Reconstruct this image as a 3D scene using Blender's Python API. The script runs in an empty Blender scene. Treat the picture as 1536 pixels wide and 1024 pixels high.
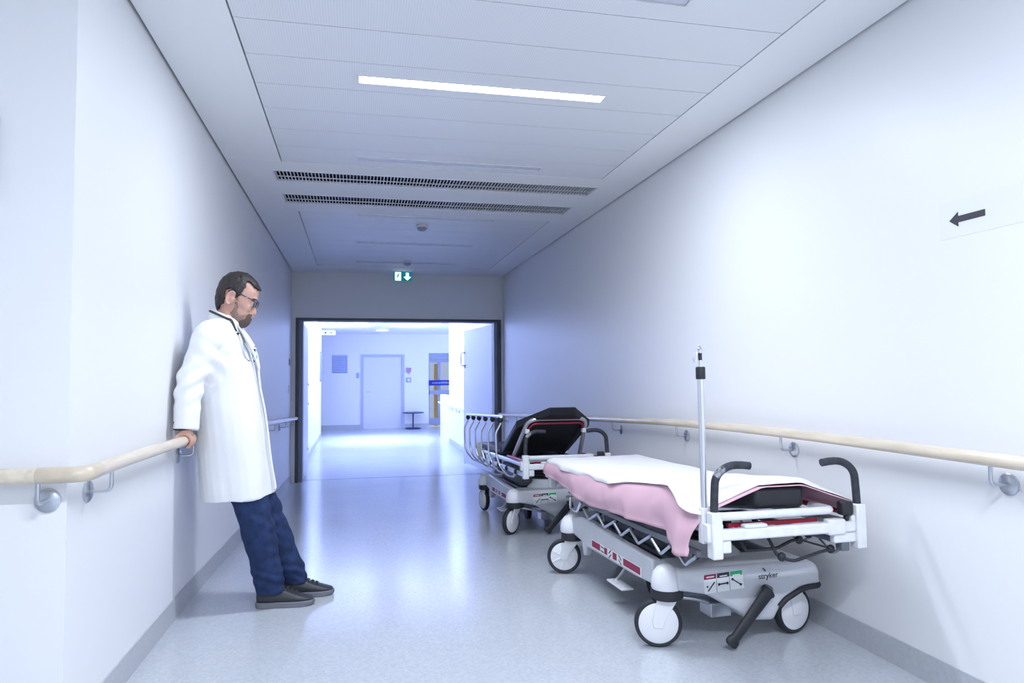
import bpy, bmesh, math, random
from mathutils import Vector, Matrix, noise, Quaternion
random.seed(4)
S = bpy.context.scene
COL = S.collection
PI = math.pi
V = Vector

# ------------------------------------------------------------------ materials
def mat(name, col, rough=.5, metal=0, bump=None, var=None, coat=0, emit=None, spec=.5, trans=0, alpha=None):
    m = bpy.data.materials.new(name); m.use_nodes = True
    nt = m.node_tree; b = nt.nodes['Principled BSDF']
    b.inputs['Base Color'].default_value = (*col, 1)
    b.inputs['Roughness'].default_value = rough
    b.inputs['Metallic'].default_value = metal
    b.inputs['Specular IOR Level'].default_value = spec
    b.inputs['Coat Weight'].default_value = coat
    b.inputs['Transmission Weight'].default_value = trans
    if emit:
        b.inputs['Emission Color'].default_value = (*emit[0], 1)
        b.inputs['Emission Strength'].default_value = emit[1]
    tc = nt.nodes.new('ShaderNodeTexCoord')
    if var:                                    # var = (scale, amount): mottled base colour
        n = nt.nodes.new('ShaderNodeTexNoise'); n.inputs['Scale'].default_value = var[0]
        n.inputs['Detail'].default_value = 6
        mp = nt.nodes.new('ShaderNodeMapping')
        if len(var) > 2: mp.inputs['Scale'].default_value = var[2]
        nt.links.new(tc.outputs['Object'], mp.inputs['Vector']); nt.links.new(mp.outputs['Vector'], n.inputs['Vector'])
        r = nt.nodes.new('ShaderNodeValToRGB')
        r.color_ramp.elements[0].position = .3; r.color_ramp.elements[1].position = .7
        a = var[1]
        r.color_ramp.elements[0].color = (*[max(0, c*(1-a)) for c in col], 1)
        r.color_ramp.elements[1].color = (*[min(1, c*(1+a)) for c in col], 1)
        nt.links.new(n.outputs['Fac'], r.inputs['Fac']); nt.links.new(r.outputs['Color'], b.inputs['Base Color'])
    if bump:                                   # bump = (scale, strength)
        n2 = nt.nodes.new('ShaderNodeTexNoise'); n2.inputs['Scale'].default_value = bump[0]; n2.inputs['Detail'].default_value = 4
        bp = nt.nodes.new('ShaderNodeBump'); bp.inputs['Strength'].default_value = bump[1]; bp.inputs['Distance'].default_value = .002
        nt.links.new(tc.outputs['Object'], n2.inputs['Vector'])
        nt.links.new(n2.outputs['Fac'], bp.inputs['Height']); nt.links.new(bp.outputs['Normal'], b.inputs['Normal'])
    return m

def floor_mat():
    m = mat('vinyl_floor', (.50, .53, .57), .24, spec=.42)
    nt = m.node_tree; b = nt.nodes['Principled BSDF']
    b.inputs['Coat Roughness'].default_value = .12
    tc = [n for n in nt.nodes if n.type == 'TEX_COORD'][0]
    v = nt.nodes.new('ShaderNodeTexVoronoi'); v.inputs['Scale'].default_value = 90
    nt.links.new(tc.outputs['Object'], v.inputs['Vector'])
    r = nt.nodes.new('ShaderNodeValToRGB')
    e = r.color_ramp.elements
    e[0].position = 0; e[0].color = (.475, .51, .56, 1)
    e[1].position = 1; e[1].color = (.57, .605, .655, 1)
    x = e.new(.5); x.color = (.525, .56, .61, 1)
    nt.links.new(v.outputs['Color'], r.inputs['Fac']); 
    n = nt.nodes.new('ShaderNodeTexNoise'); n.inputs['Scale'].default_value = 1.3
    nt.links.new(tc.outputs['Object'], n.inputs['Vector'])
    mr = nt.nodes.new('ShaderNodeMapRange'); mr.inputs['To Min'].default_value = .15; mr.inputs['To Max'].default_value = .22
    nt.links.new(n.outputs['Fac'], mr.inputs['Value']); nt.links.new(mr.outputs['Result'], b.inputs['Roughness'])
    nt.links.new(r.outputs['Color'], b.inputs['Base Color'])
    return m

def perforated_mat():                          # fine perforation of the metal ceiling tiles
    m = mat('perforated_ceiling_metal', (.70, .725, .77), .45)
    nt = m.node_tree; b = nt.nodes['Principled BSDF']
    tc = [n for n in nt.nodes if n.type == 'TEX_COORD'][0]
    w = nt.nodes.new('ShaderNodeTexWave'); w.inputs['Scale'].default_value = 28; w.bands_direction = 'X'
    nt.links.new(tc.outputs['Object'], w.inputs['Vector'])
    r = nt.nodes.new('ShaderNodeValToRGB')
    r.color_ramp.elements[0].color = (.77, .79, .82, 1); r.color_ramp.elements[1].color = (.84, .855, .875, 1)
    nt.links.new(w.outputs['Fac'], r.inputs['Fac']); nt.links.new(r.outputs['Color'], b.inputs['Base Color'])
    return m

M = dict(
    wall=mat('painted_wall', (.85, .86, .875), .42, bump=(180, .06)),
    ceil=mat('painted_ceiling', (.88, .89, .90), .6),
    tile=perforated_mat(),
    dark_gap=mat('shadow_gap', (.25, .27, .31), .8),
    skirt=mat('grey_vinyl_skirting', (.49, .515, .555), .5, var=(60, .06)),
    floor=floor_mat(),
    frame=mat('dark_steel_frame', (.055, .065, .09), .4),
    frame_in=mat('grey_steel_reveal', (.23, .26, .32), .45),
    door=mat('door_leaf', (.72, .74, .80), .4),
    wood=mat('pale_beech_rail', (.74, .65, .51), .32, var=(9, .10, (6, .5, 6)), coat=.3),
    wood_dk=mat('beech_elbow', (.64, .55, .42), .3, var=(12, .10), coat=.3),
    steel=mat('brushed_steel', (.55, .58, .63), .3, metal=.9),
    chrome=mat('chrome', (.78, .80, .84), .16, metal=1),
    alu=mat('aluminium', (.72, .74, .78), .28, metal=.85),
    white_metal=mat('white_enamel', (.78, .79, .82), .35, var=(25, .06)),
    white_pl=mat('white_plastic', (.80, .81, .84), .35),
    grey_pl=mat('grey_moulded_shell', (.58, .60, .645), .42, var=(6, .05)),
    dk_grey=mat('dark_grey_tray', (.13, .145, .175), .5),
    black=mat('black_rubber', (.018, .02, .026), .55),
    black_v=mat('black_vinyl', (.016, .018, .024), .42, bump=(120, .08)),
    grip=mat('worn_black_grip', (.03, .034, .045), .6, var=(40, .4)),
    worn=mat('worn_light_patch', (.26, .27, .30), .7, var=(70, .9)),
    red=mat('red_enamel', (.42, .02, .05), .35),
    crimson=mat('crimson_label', (.30, .02, .07), .5),
    green=mat('green_label', (.03, .42, .16), .5),
    label=mat('white_label', (.80, .82, .84), .4),
    ink=mat('dark_ink', (.03, .03, .045), .5),
    navy=mat('navy_band', (.012, .03, .30), .4),
    lilac=mat('lilac_board', (.36, .42, .66), .35),
    pink=mat('pink_sheet', (.74, .475, .56), .85, bump=(300, .1)),
    sheet=mat('white_sheet', (.86, .845, .865), .85, bump=(300, .1)),
    coat=mat('white_cotton', (.84, .85, .87), .8, bump=(320, .15)),
    denim=mat('navy_denim', (.009, .027, .095), .85, var=(26, .35), bump=(420, .3)),
    skin=mat('skin', (.56, .33, .26), .5, var=(30, .06), spec=.35),
    hair=mat('dark_brown_hair', (.020, .015, .014), .55, var=(160, .5), bump=(220, .8)),
    stubble=mat('jaw_stubble', (.30,.195,.16), .75, var=(260,.3)),
    beard=mat('beard_hair', (.115,.080,.068), .75, var=(260, .45)),
    shirt=mat('pale_grey_shirt', (.55, .60, .68), .8),
    leather=mat('charcoal_leather', (.030, .033, .040), .45, bump=(90, .15)),
    sole=mat('grey_rubber_sole', (.17, .18, .21), .7),
    lace=mat('dark_lace', (.05, .052, .06), .8),
    eyew=mat('white_of_eye', (.8, .8, .8), .3),
    glasses=mat('dark_acetate', (.02, .022, .05), .25, coat=.5),
    glass=mat('lens_glass', (.9, .92, 1), .03, trans=1.0),
    pane=mat('window_glass', (.85, .9, 1), .02, trans=1.0),
    exit_green=mat('exit_teal', (.0, .22, .25), .4, emit=((.0, .22, .26), .55)),
    exit_white=mat('exit_white', (.9, .95, .95), .4, emit=((.85, 1, 1), 1.6)),
    lamp_on=mat('lit_tube', (1, 1, 1), .4, emit=((.93, .96, 1), 14)),
    lamp_off=mat('unlit_diffuser', (.62, .64, .72), .35),
    lamp_far=mat('lit_downlight', (1, 1, 1), .4, emit=((.9, .94, 1), 5)),
    glow_strip=mat('ceiling_glow_strip', (1, 1, 1), .5, emit=((.70, .77, 1), .6)),  # emission stands in for a brightly lit stretch of ceiling
    ochre=mat('ochre_post', (.85, .47, .08), .5),
    grey_fr=mat('grey_window_frame', (.30, .34, .46), .4),
    blue_tab=mat('dark_blue_table', (.02, .035, .12), .35),
    paper=mat('white_paper', (.84, .85, .875), .6),
    outside=mat('daylit_wall_outside', (.88, .88, .80), .8),
)

# ------------------------------------------------------------------ mesh builder
class MB:
    def __init__(s): s.v = []; s.f = []
    def add(s, vs, fs):
        o = len(s.v); s.v += [V(p) for p in vs]; s.f += [tuple(o+i for i in f) for f in fs]; return s
    def box(s, c, d, rot=None):
        x, y, z = [k/2 for k in d]; R = rot or Matrix.Identity(3)
        vs = [V(c)+R @ V((a*x, b*y, e*z)) for a in (-1, 1) for b in (-1, 1) for e in (-1, 1)]
        return s.add(vs, [(0,1,3,2),(4,6,7,5),(0,4,5,1),(2,3,7,6),(0,2,6,4),(1,5,7,3)])
    def b2(s, x0, x1, y0, y1, z0, z1): return s.box(((x0+x1)/2,(y0+y1)/2,(z0+z1)/2),(abs(x1-x0),abs(y1-y0),abs(z1-z0)))
    def loft(s, rings, caps=True, closed=True):
        n = len(rings[0]); vs = [p for r in rings for p in r]; fs = []
        for i in range(len(rings)-1):
            for j in range(n if closed else n-1):
                k = (j+1) % n; fs.append((i*n+j, i*n+k, (i+1)*n+k, (i+1)*n+j))
        if caps: fs.append(tuple(range(n))[::-1]); fs.append(tuple((len(rings)-1)*n+j for j in range(n)))
        return s.add(vs, fs)
    def tube(s, pts, r, n=10, closed=False, flat=None):
        pts = [V(p) for p in pts]; m = len(pts)
        rs = r if isinstance(r, (list, tuple)) else [r]*m
        T = []
        for i in range(m):
            if closed: t = pts[(i+1) % m]-pts[i-1]
            else: t = pts[min(i+1, m-1)]-pts[max(i-1, 0)]
            T.append(t.normalized())
        up = V((0,0,1)) if abs(T[0].z) < .9 else V((0,1,0))
        N = (up-T[0]*up.dot(T[0])).normalized(); rings = []
        for i in range(m):
            if i:
                q = T[i-1].rotation_difference(T[i]); N = q @ N; N = (N-T[i]*N.dot(T[i])).normalized()
            B = T[i].cross(N)
            rings.append([pts[i]+(N*math.cos(a)+B*math.sin(a)*(flat or 1))*rs[i] for a in [2*PI*k/n for k in range(n)]])
        if closed: rings.append(rings[0]); return s.loft(rings, caps=False)
        return s.loft(rings)
    def lathe(s, prof, c, axis=(0,0,1), n=32):
        ax = V(axis).normalized(); q = V((0,0,1)).rotation_difference(ax); rings = []
        for (r, h) in prof:
            rings.append([V(c)+q @ V((r*math.cos(2*PI*k/n), r*math.sin(2*PI*k/n), h)) for k in range(n)])
        return s.loft(rings)
    def disc(s, c, axis, r, h, n=28): return s.lathe([(r, -h/2), (r, h/2)], c, axis, n)
    def prism(s, poly, axis, a, b):
        def P(u, w, t): return {'x': (t,u,w), 'y': (u,t,w), 'z': (u,w,t)}[axis]
        n = len(poly); vs = [P(u,w,a) for u,w in poly]+[P(u,w,b) for u,w in poly]
        fs = [tuple(range(n))[::-1], tuple(range(n,2*n))]+[(i,(i+1)%n,n+(i+1)%n,n+i) for i in range(n)]
        return s.add(vs, fs)
    def ell(s, c, r, rot=None, nu=24, nv=14):
        R = rot or Matrix.Identity(3); rings = []
        for i in range(1, nv):
            t = PI*i/nv
            rings.append([V(c)+R @ V((r[0]*math.sin(t)*math.cos(2*PI*k/nu), r[1]*math.sin(t)*math.sin(2*PI*k/nu), -r[2]*math.cos(t))) for k in range(nu)])
        return s.loft(rings)
    def mesh(s, name, loc=(0,0,0)):
        me = bpy.data.meshes.new(name); L = V(loc)
        me.from_pydata([tuple(p-L) for p in s.v], [], s.f); 
        bm = bmesh.new(); bm.from_mesh(me); bmesh.ops.recalc_face_normals(bm, faces=bm.faces); bm.to_mesh(me); bm.free()
        return me
    def build(s, name, m, parent=None, loc=(0,0,0), smooth=True, bevel=0, ang=40, label=None, seg=2):
        me = s.mesh(name, loc)
        if smooth: me.shade_smooth(); me.set_sharp_from_angle(angle=math.radians(ang))
        o = bpy.data.objects.new(name, me); COL.objects.link(o); o.location = loc
        me.materials.append(m)
        if parent: o.parent = parent
        if label: o['label'] = label
        if bevel:
            b = o.modifiers.new('bevel', 'BEVEL'); b.width = bevel; b.segments = seg; b.limit_method = 'ANGLE'; b.angle_limit = math.radians(35)
        return o

def spline(pts, k=6, closed=False):
    pts = [V(p) for p in pts]; n = len(pts); out = []
    rng = range(n if closed else n-1)
    for i in rng:
        if closed: p0,p1,p2,p3 = pts[i-1],pts[i],pts[(i+1)%n],pts[(i+2)%n]
        else: p0,p1,p2,p3 = pts[max(i-1,0)],pts[i],pts[i+1],pts[min(i+2,n-1)]
        for j in range(k):
            t = j/k
            out.append(.5*((2*p1)+(p2-p0)*t+(2*p0-5*p1+4*p2-p3)*t*t+(3*p1-p0-3*p2+p3)*t**3))
    if not closed: out.append(pts[-1])
    return out
def rounded(pts, r, k=5):                      # polyline with filleted corners
    pts = [V(p) for p in pts]; out = [pts[0]]
    for i in range(1, len(pts)-1):
        a, b, c = pts[i-1], pts[i], pts[i+1]
        ra = min(r, (a-b).length*.45, (c-b).length*.45)
        p, q = b+(a-b).normalized()*ra, b+(c-b).normalized()*ra
        for j in range(k+1):
            t = j/k; out.append(p*(1-t)**2+b*2*t*(1-t)+q*t*t)
    out.append(pts[-1]); return out
def lerp_tab(tab, y):                          # piecewise-linear table lookup
    if y <= tab[0][0]: return tab[0][1]
    for (a, u), (b, w) in zip(tab, tab[1:]):
        if y <= b: return u+(w-u)*(y-a)/(b-a)
    return tab[-1][1]

def tag(o, label, cat, group=None, kind=None):
    o['label'] = label; o['category'] = cat
    if group: o['group'] = group
    if kind: o['kind'] = kind
    return o
def thing(name, loc, label, cat, group=None, rot=(0,0,0)):
    o = bpy.data.objects.new(name, None); COL.objects.link(o); o.location = loc; o.rotation_euler = rot
    o.empty_display_size = .1
    return tag(o, label, cat, group)
def struct(o): o['kind'] = 'structure'; return o
def child(root, mb, name, m, **k):             # part given in world coordinates under an unrotated Empty
    o = mb.build(name, m, None, **k); o.parent = root
    o.location = -V(root.location); return o
def txt(body, size, m, name, parent, M4, extrude=.0006):
    cu = bpy.data.curves.new(name, 'FONT'); cu.body = body; cu.size = size; cu.extrude = extrude
    cu.align_x = 'CENTER'; cu.align_y = 'CENTER'
    o = bpy.data.objects.new(name, cu); COL.objects.link(o)
    bpy.context.view_layer.update()
    me = bpy.data.meshes.new_from_object(o.evaluated_get(bpy.context.evaluated_depsgraph_get()))
    bpy.data.objects.remove(o); bpy.data.curves.remove(cu)
    p = bpy.data.objects.new(name, me); COL.objects.link(p); me.materials.clear(); me.materials.append(m)
    p.parent = parent; p.matrix_local = M4; return p

# ------------------------------------------------------------------ the place
RS, SL, RE = 3.69, .0436, 12.3                 # the corridor is level, then ramps gently down to the hall
def fl(y):                                     # with a soft crest where the ramp begins
    y = min(y, RE)
    return 0.0 if y < RS-1.2 else -SL*(y-RS+1.2)**2/4.8 if y < RS+1.2 else -SL*(y-RS)
XL, XR, ZC, YP, YC = -.873, 2.132, 2.64, 10.2, 2.452
YB, XO = -5.0, -3.6                             # junction behind the camera
XH, XHR = -4.0, 6.5; YF = 21.3                  # hall beyond the doors
ZH = 2.43

mb = MB()
ys = [YB, 0]+[RS-1.2+.12*i for i in range(21)]+[6, 8, 10, RE, 16, YF+.1]
mb.loft([[(XH-.1, y, fl(y)), (XHR+.1, y, fl(y)), (XHR+.1, y, fl(y)-.12), (XH-.1, y, fl(y)-.12)] for y in ys])
struct(mb.build('floor', M['floor'], ang=20))

def wall(name, x0, x1, y0, y1, z0, z1, m='wall'): 
    return struct(MB().b2(x0, x1, y0, y1, z0, z1).build(name, M[m], smooth=False))
wall('wall_left', XL-.12, XL, YC, YP, -.4, ZC+.12)
wall('wall_left_return', XO, XL-.12, YC, YC+.12, -.1, ZC+.12)
wall('wall_junction_left', XO-.12, XO, YB, YC+.12, -.1, ZC+.12)
wall('wall_rear', XO, XR, YB-.12, YB, -.1, ZC+.12)
wall('wall_right', XR, XR+.12, YB, YP, -.4, ZC+.12)
# end wall with the opening
FX0, FX1, FZ = -.805, 2.085, 1.985
mb = MB().b2(XL-.12, FX0, YP, YP+.22, -.45, ZC+.1).b2(FX1, XR+.12, YP, YP+.22, -.45, ZC+.1).b2(FX0, FX1, YP, YP+.22, FZ, ZC+.1)
struct(mb.build('wall_end', M['wall'], smooth=False))

# skirtings follow the ramp
def skirting(name, x, sgn, y0, y1, h=.105):
    ys = [y0]+[y for y in [RS-1.2+.24*i for i in range(11)]+[RE] if y0 < y < y1]+[y1]
    mb = MB(); mb.loft([[(x, y, fl(y)+.0), (x+sgn*.010, y, fl(y)), (x+sgn*.007, y, fl(y)+h), (x, y, fl(y)+h)] for y in ys])
    return struct(mb.build(name, M['skirt'], smooth=False))
skirting('baseboard_left', XL, 1, YC, YP); skirting('baseboard_right', XR, -1, YB, YP)
struct(MB().b2(XO, XL+.01, YC-.01, YC, 0, .105).build('baseboard_left_return', M['skirt'], smooth=False))

# ceiling: plain margins, two fields of perforated metal tiles, slots for the grilles
PX0, PX1 = -.495, 1.80
def slab(mb, x0, x1, y0, y1, z=ZC): mb.b2(x0, x1, y0, y1, z, z+.06)
GR = [(5.175, 5.455), (5.835, 6.14)]; GX0, GX1 = -.585, 1.855
mb = MB()
slab(mb, XL+.014, PX0-.007, YB, 4.964); slab(mb, PX1+.004, XR-.014, YB, 4.964)
slab(mb, XL+.014, XR-.014, 4.965, GR[0][0]); slab(mb, XL+.014, XR-.014, GR[0][1], GR[1][0]); slab(mb, XL+.014, XR-.014, GR[1][1], 6.43)
for a, b in GR: slab(mb, XL+.014, GX0, a, b); slab(mb, GX1, XR-.014, a, b)
slab(mb, XL+.014, PX0-.007, 6.43, 9.56); slab(mb, PX1+.004, XR-.014, 6.43, 9.56); slab(mb, XL+.014, XR-.014, 9.56, YP)
slab(mb, XO, XL+.014, YB, YC)
struct(mb.build('ceiling', M['ceil'], smooth=False))
struct(MB().b2(XO-.12, XR+.12, YB-.12, YP+.2, ZC+.06, ZC+.14).build('ceiling_void', M['dark_gap'], smooth=False))
STEP = .3286
LX0, LX1 = 0.0, 1.29
LAMPS = [(2.30, 2.53), (3.449, 3.537), (4.755, 4.843), (6.45, 6.535), (7.79, 7.875), (9.12, 9.205)]
def tiles(name, y0, y1, first):
    mb = MB(); y = first
    while y < y1-.05:
        a, b = max(y, y0)+.0025, min(y+STEP, y1)-.0025
        cut = [l for l in LAMPS if l[0] < b and l[1] > a]
        if cut:
            c0, c1 = max(cut[0][0], a), min(cut[0][1], b)
            for q in ((PX0, LX0, a, b), (LX1, PX1, a, b), (LX0, LX1, a, c0), (LX0, LX1, c1, b)):
                if q[3]-q[2] > .003: slab(mb, *q, z=ZC+.004)
        else: slab(mb, PX0, PX1, a, b, z=ZC+.004)
        y += STEP
    return struct(mb.build(name, M['tile'], smooth=False))
tiles('ceiling_tiles_near', YB, 4.957, 4.957-STEP*31); tiles('ceiling_tiles_far', 6.435, 9.555, 6.435)

# recessed slot lamps
def lamp(i, y0, y1, lit, label):
    r = thing('ceiling_light', (LX0+(LX1-LX0)/2, (y0+y1)/2, ZC), label, 'light', 'recessed slot lamps in the tiled ceiling')
    L, W = (LX1-LX0)/2, (y1-y0)/2
    mb = MB()
    for s in (-1, 1): mb.b2(-L, L, s*W-.004*(s > 0)-.000, s*W+.004*(s < 0), -.002, .05)
    for s in (-1, 1): mb.b2(s*L-.012*(s > 0), s*L+.012*(s < 0), -W+.004, W-.004, -.002, .05)
    mb.build('lamp_frame', M['white_metal'], r, smooth=False)
    MB().b2(-L+.013, L-.013, -W+.006, W-.006, .004, .014).build('diffuser', M['lamp_on'] if lit else M['lamp_off'], r, smooth=False)
    return r
lamp(0, *LAMPS[0], False, 'wide unlit ceiling lamp cut off by the top edge of the photo')
lamp(1, *LAMPS[1], True, 'lit white strip lamp in the ceiling, the only glowing one')
lamp(2, *LAMPS[2], False, 'unlit slot lamp in the ceiling just in front of the two grilles')
lamp(3, *LAMPS[3], False, 'unlit slot lamp in the ceiling right behind the second grille')
lamp(4, *LAMPS[4], False, 'unlit slot lamp in the ceiling just beyond the nearer smoke detector')
lamp(5, *LAMPS[5], False, 'unlit slot lamp in the ceiling farthest back, above the exit sign')
for k, y in enumerate((.25, -3.1)):            # lit lamps behind the camera
    lamp(6+k, y-.044, y+.044, True, ['lit strip lamp in the ceiling behind the viewer', 'lit strip lamp in the ceiling by the rear wall'][k])

# ventilation grilles
for (a, b), lab in zip(GR, ('long slatted air grille across the ceiling, the nearer one', 'long slatted air grille across the ceiling, the farther one')):
    r = thing('ceiling_grille', ((GX0+GX1)/2, (a+b)/2, ZC), lab, 'air vent', 'slatted ceiling grilles')
    w, d = (GX1-GX0)/2, (b-a)/2
    mb = MB()
    for s in (-1, 1):
        mb.b2(-w, w, s*d-.012*(s > 0), s*d+.012*(s < 0), -.003, .012); mb.b2(s*w-.012*(s > 0), s*w+.012*(s < 0), -d+.012, d-.012, -.003, .012)
    mb.build('grille_frame', M['white_metal'], r, smooth=False)
    mb = MB(); n = 98
    for i in range(n):
        x = -w+.02+(2*w-.04)*i/(n-1); mb.b2(x-.0024, x+.0024, -d+.012, d-.012, .0, .013)
    mb.b2(-w+.012, w-.012, -.003+d*.25, .003+d*.25, .004, .012)
    mb.build('slats', M['white_metal'], r, smooth=False)
    MB().b2(-w, w, -d, d, .052, .056).b2(-w, w, d-.004, d-.001, .012, .052).b2(-w, w, -d+.001, -d+.004, .012, .052).build('duct_back', M['black'], r, smooth=False)  # black inside puts the shade between the slats into the colour

# smoke detectors
for (x, y), lab in zip(((.626, 6.83), (.641, 9.04)), ('round white smoke detector on the ceiling behind the grilles', 'small round smoke detector on the ceiling directly above the exit sign')):
    r = thing('smoke_detector', (x, y, ZC+.004), lab, 'smoke detector', 'ceiling smoke detectors')
    MB().lathe([(.030, .0), (.055, -.003), (.058, -.020), (.05, -.026)], (0,0,0)).build('detector_base', M['white_pl'], r)
    MB().lathe([(.045, -.024), (.048, -.04), (.034, -.055), (.012, -.062)], (0,0,0)).build('sensor_head', M['grey_fr'], r)

# exit sign
def pict(mb, shapes, P, t0, t1):
    for poly in shapes:
        n = len(poly); vs = [P(u, w, t0) for u, w in poly]+[P(u, w, t1) for u, w in poly]
        mb.add(vs, [tuple(range(n)), tuple(range(n,2*n))[::-1]]+[(i,(i+1)%n,n+(i+1)%n,n+i) for i in range(n)])
def limb(a, b, w):
    a, b = V((*a,0)), V((*b,0)); d = (b-a).normalized(); n = V((-d.y, d.x, 0))*w/2
    return [tuple((a+n)[:2]), tuple((a-n)[:2]), tuple((b-n)[:2]), tuple((b+n)[:2])]
def circ(c, r, n=12): return [(c[0]+r*math.cos(2*PI*k/n), c[1]+r*math.sin(2*PI*k/n)) for k in range(n)]
EX, EY, EZ = .637, 9.9, 2.50
r = thing('exit_sign', (EX, EY, EZ), 'green and white emergency exit sign hanging over the doorway', 'sign')
w, h = .128, .066
MB().b2(-w, w, -.014, .014, 0, 2*h).build('sign_box', M['exit_green'], r, smooth=False)
MB().b2(-w-.006, w+.006, -.02, .02, 2*h, 2*h+.010).b2(-w-.006, w+.006, -.02, .02, -.008, 0).build('sign_casing', M['white_pl'], r, smooth=False)
for sx in (-.06, .03): MB().tube([(sx, 0, 2*h+.010), (sx, 0, ZC-EZ)], .006).build('hanger', M['white_pl'], r)
mb = MB(); P = lambda u, v_, t: (u, t, v_+h)
pict(mb, [[(-.106,-.058),(-.024,-.058),(-.024,.058),(-.106,.058)]], P, -.0145, -.0160)
pict(mb, [[(.044,.052),(.044,-.004),(.016,-.004),(.016,-.012),(.064,-.056),(.112,-.012),(.112,-.004),(.084,-.004),(.084,.052)]], P, -.0145, -.0160)
mb.build('sign_symbols', M['exit_white'], r, smooth=False)
mb = MB()                                        # running figure
pict(mb, [circ((-.054,.038), .009), limb((-.058,.028),(-.070,-.004),.016), limb((-.058,.022),(-.038,.012),.007), limb((-.060,.024),(-.082,.016),.007), limb((-.082,.016),(-.088,.0),.006),
          limb((-.070,-.004),(-.052,-.018),.009), limb((-.052,-.018),(-.056,-.042),.008), limb((-.070,-.004),(-.078,-.026),.009), limb((-.078,-.026),(-.098,-.034),.008)], P, -.0161, -.0170)
mb.build('running_figure', M['exit_green'], r, smooth=False)

# portal frame and doors
r = struct(bpy.data.objects.new('door_1', None)); COL.objects.link(r); r.location = (.64, YP, fl(YP)); B = r.location
mb = MB(); zb = fl(YP)
for x0, x1 in ((FX0-.012, FX0+.03), (FX1-.03, FX1+.012)): mb.b2(x0, x1, YP-.012, YP+.04, zb, FZ+.012)
mb.b2(FX0+.03, FX1-.03, YP-.012, YP+.04, FZ-.022, FZ+.012)
child(r, mb, 'door_frame', M['frame'], smooth=False)
mb = MB()
for x0, x1 in ((FX0, FX0+.085), (FX1-.085, FX1)): mb.b2(x0, x1, YP+.04, YP+.23, zb-.015, FZ)
mb.b2(FX0+.085, FX1-.085, YP+.04, YP+.23, FZ-.03, FZ+.03)
child(r, mb, 'door_reveal', M['frame_in'], smooth=False)
def leaf(hx, hy, ang, wid, sgn):                 # leaf swung into the hall
    zl = fl(hy+wid)+.008
    t = bpy.data.objects.new('door_leaf', None); COL.objects.link(t); t.parent = r; t.location = V((hx, hy, 0))-B; t.rotation_euler = (0,0,ang)
    MB().b2(-.022, .022, 0, wid, fl(hy)+.01, FZ-.045).build('leaf_panel', M['door'], t, smooth=False)
    z0 = .86-.30
    return t
lf = leaf(FX1-.06, YP+.25, math.radians(8.5), 1.42, 1)
mb = MB()
mb.tube(rounded([(-.022,1.36,1.02+.32),(-.09,1.36,1.34),(-.09,1.36,1.56),(-.022,1.36,1.56)], .03), .009)
mb.b2(-.030, -.022, 1.33, 1.39, 1.30, 1.36)
mb.build('door_handle', M['frame_in'], lf)
MB().b2(-.023,.023, 1.421, 1.426, -.3, FZ-.05).build('edge_seal', M['frame_in'], lf, smooth=False)
lf2 = leaf(FX0+.06, YP+.25, math.radians(1.0), 1.42, -1)
for z in (1.05, .74, .02): MB().disc((.026, 1.38, z), (1,0,0), .018, .008).build('lock_rosette', M['frame'], lf2)
struct(MB().b2(FX0, FX1, YP+.30, YP+.315, fl(YP+.3)-.004, fl(YP+.3)+.0015).build('trim_threshold', M['dk_grey'], smooth=False))
tag(MB().b2(XL, XL+.012, 9.86, 9.94, 1.33, 1.42).build('wall_switch', M['frame_in'], bevel=.003), 'small grey switch plate on the left wall beside the door frame', 'switch')
tag(MB().b2(XL, XL+.008, 9.75, 9.81, .96, 1.06).build('wall_socket', M['white_pl'], bevel=.003), 'small white plate low on the left wall above the far handrail', 'switch')

# ------------------------------------------------------------------ handrails
def bracket(root, x, y, zr, sgn, axis='x'):
    # sgn: direction from wall to rail; disc on the wall, arm out and up to the rail
    mb = MB(); zc = zr-.085; zt = zr-.02
    if axis == 'x':
        disc = MB().lathe([(.037, 0), (.037, .007), (.030, .012), (.006, .013)], (x, y, zc), (sgn, 0, 0), 26)
        arm = rounded([(x+sgn*.01, y, zc), (x+sgn*.0755, y, zc), (x+sgn*.0755, y, zt)], .022)
    else:
        disc = MB().lathe([(.037, 0), (.037, .007), (.030, .012), (.006, .013)], (x, y, zc), (0, sgn, 0), 26)
        arm = rounded([(x, y+sgn*.01, zc), (x, y+sgn*.0755, zc), (x, y+sgn*.0755, zt)], .022)
    b = child(root, mb.tube(arm, .0065), 'bracket_arm', M['steel'])
    d = disc.build('wall_rose', M['steel'], b)
RH, RO, RR = .885, .0755, .0235
r = thing('handrail', (XL+RO, 2.4, 0), 'pale wooden handrail on the left wall, bending round the corner', 'handrail', 'wooden corridor handrails')
yy = [YC-RO+.10]+[RS-1.1+.22*i for i in range(11)]+[5, 6.5, 8, 9, YP-.06]
child(r, MB().tube([(XL+RO, y, fl(y)+RH) for y in yy], RR, 18), 'rail', M['wood'])
child(r, MB().tube(rounded([(XL+RO, YC-RO+.10, RH), (XL+RO, YC-RO, RH), (XL+RO-.13, YC-RO, RH)], .055, 8), RR*1.04, 18), 'corner_piece', M['wood_dk'])
child(r, MB().tube([(XL+RO-.13, YC-RO, RH), (XO+.1, YC-RO, RH)], RR, 18), 'rail', M['wood'])
for y in (2.615, 3.84, 5.05, 6.3, 7.55, 8.7, 9.75): bracket(r, XL, y, fl(y)+RH, 1)
for x in (-.925, -2.1, -3.2): bracket(r, x, YC, RH, -1, 'y')
r = thing('handrail', (XR-RO, 2.4, 0), 'long pale wooden handrail on the right wall behind the stretchers', 'handrail', 'wooden corridor handrails')
yy = [YB+.1, 0]+[RS-1.1+.22*i for i in range(11)]+[5, 6.5, 8, 9, YP-.06]
child(r, MB().tube([(XR-RO, y, fl(y)+RH) for y in yy], RR, 18), 'rail', M['wood'])
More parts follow.
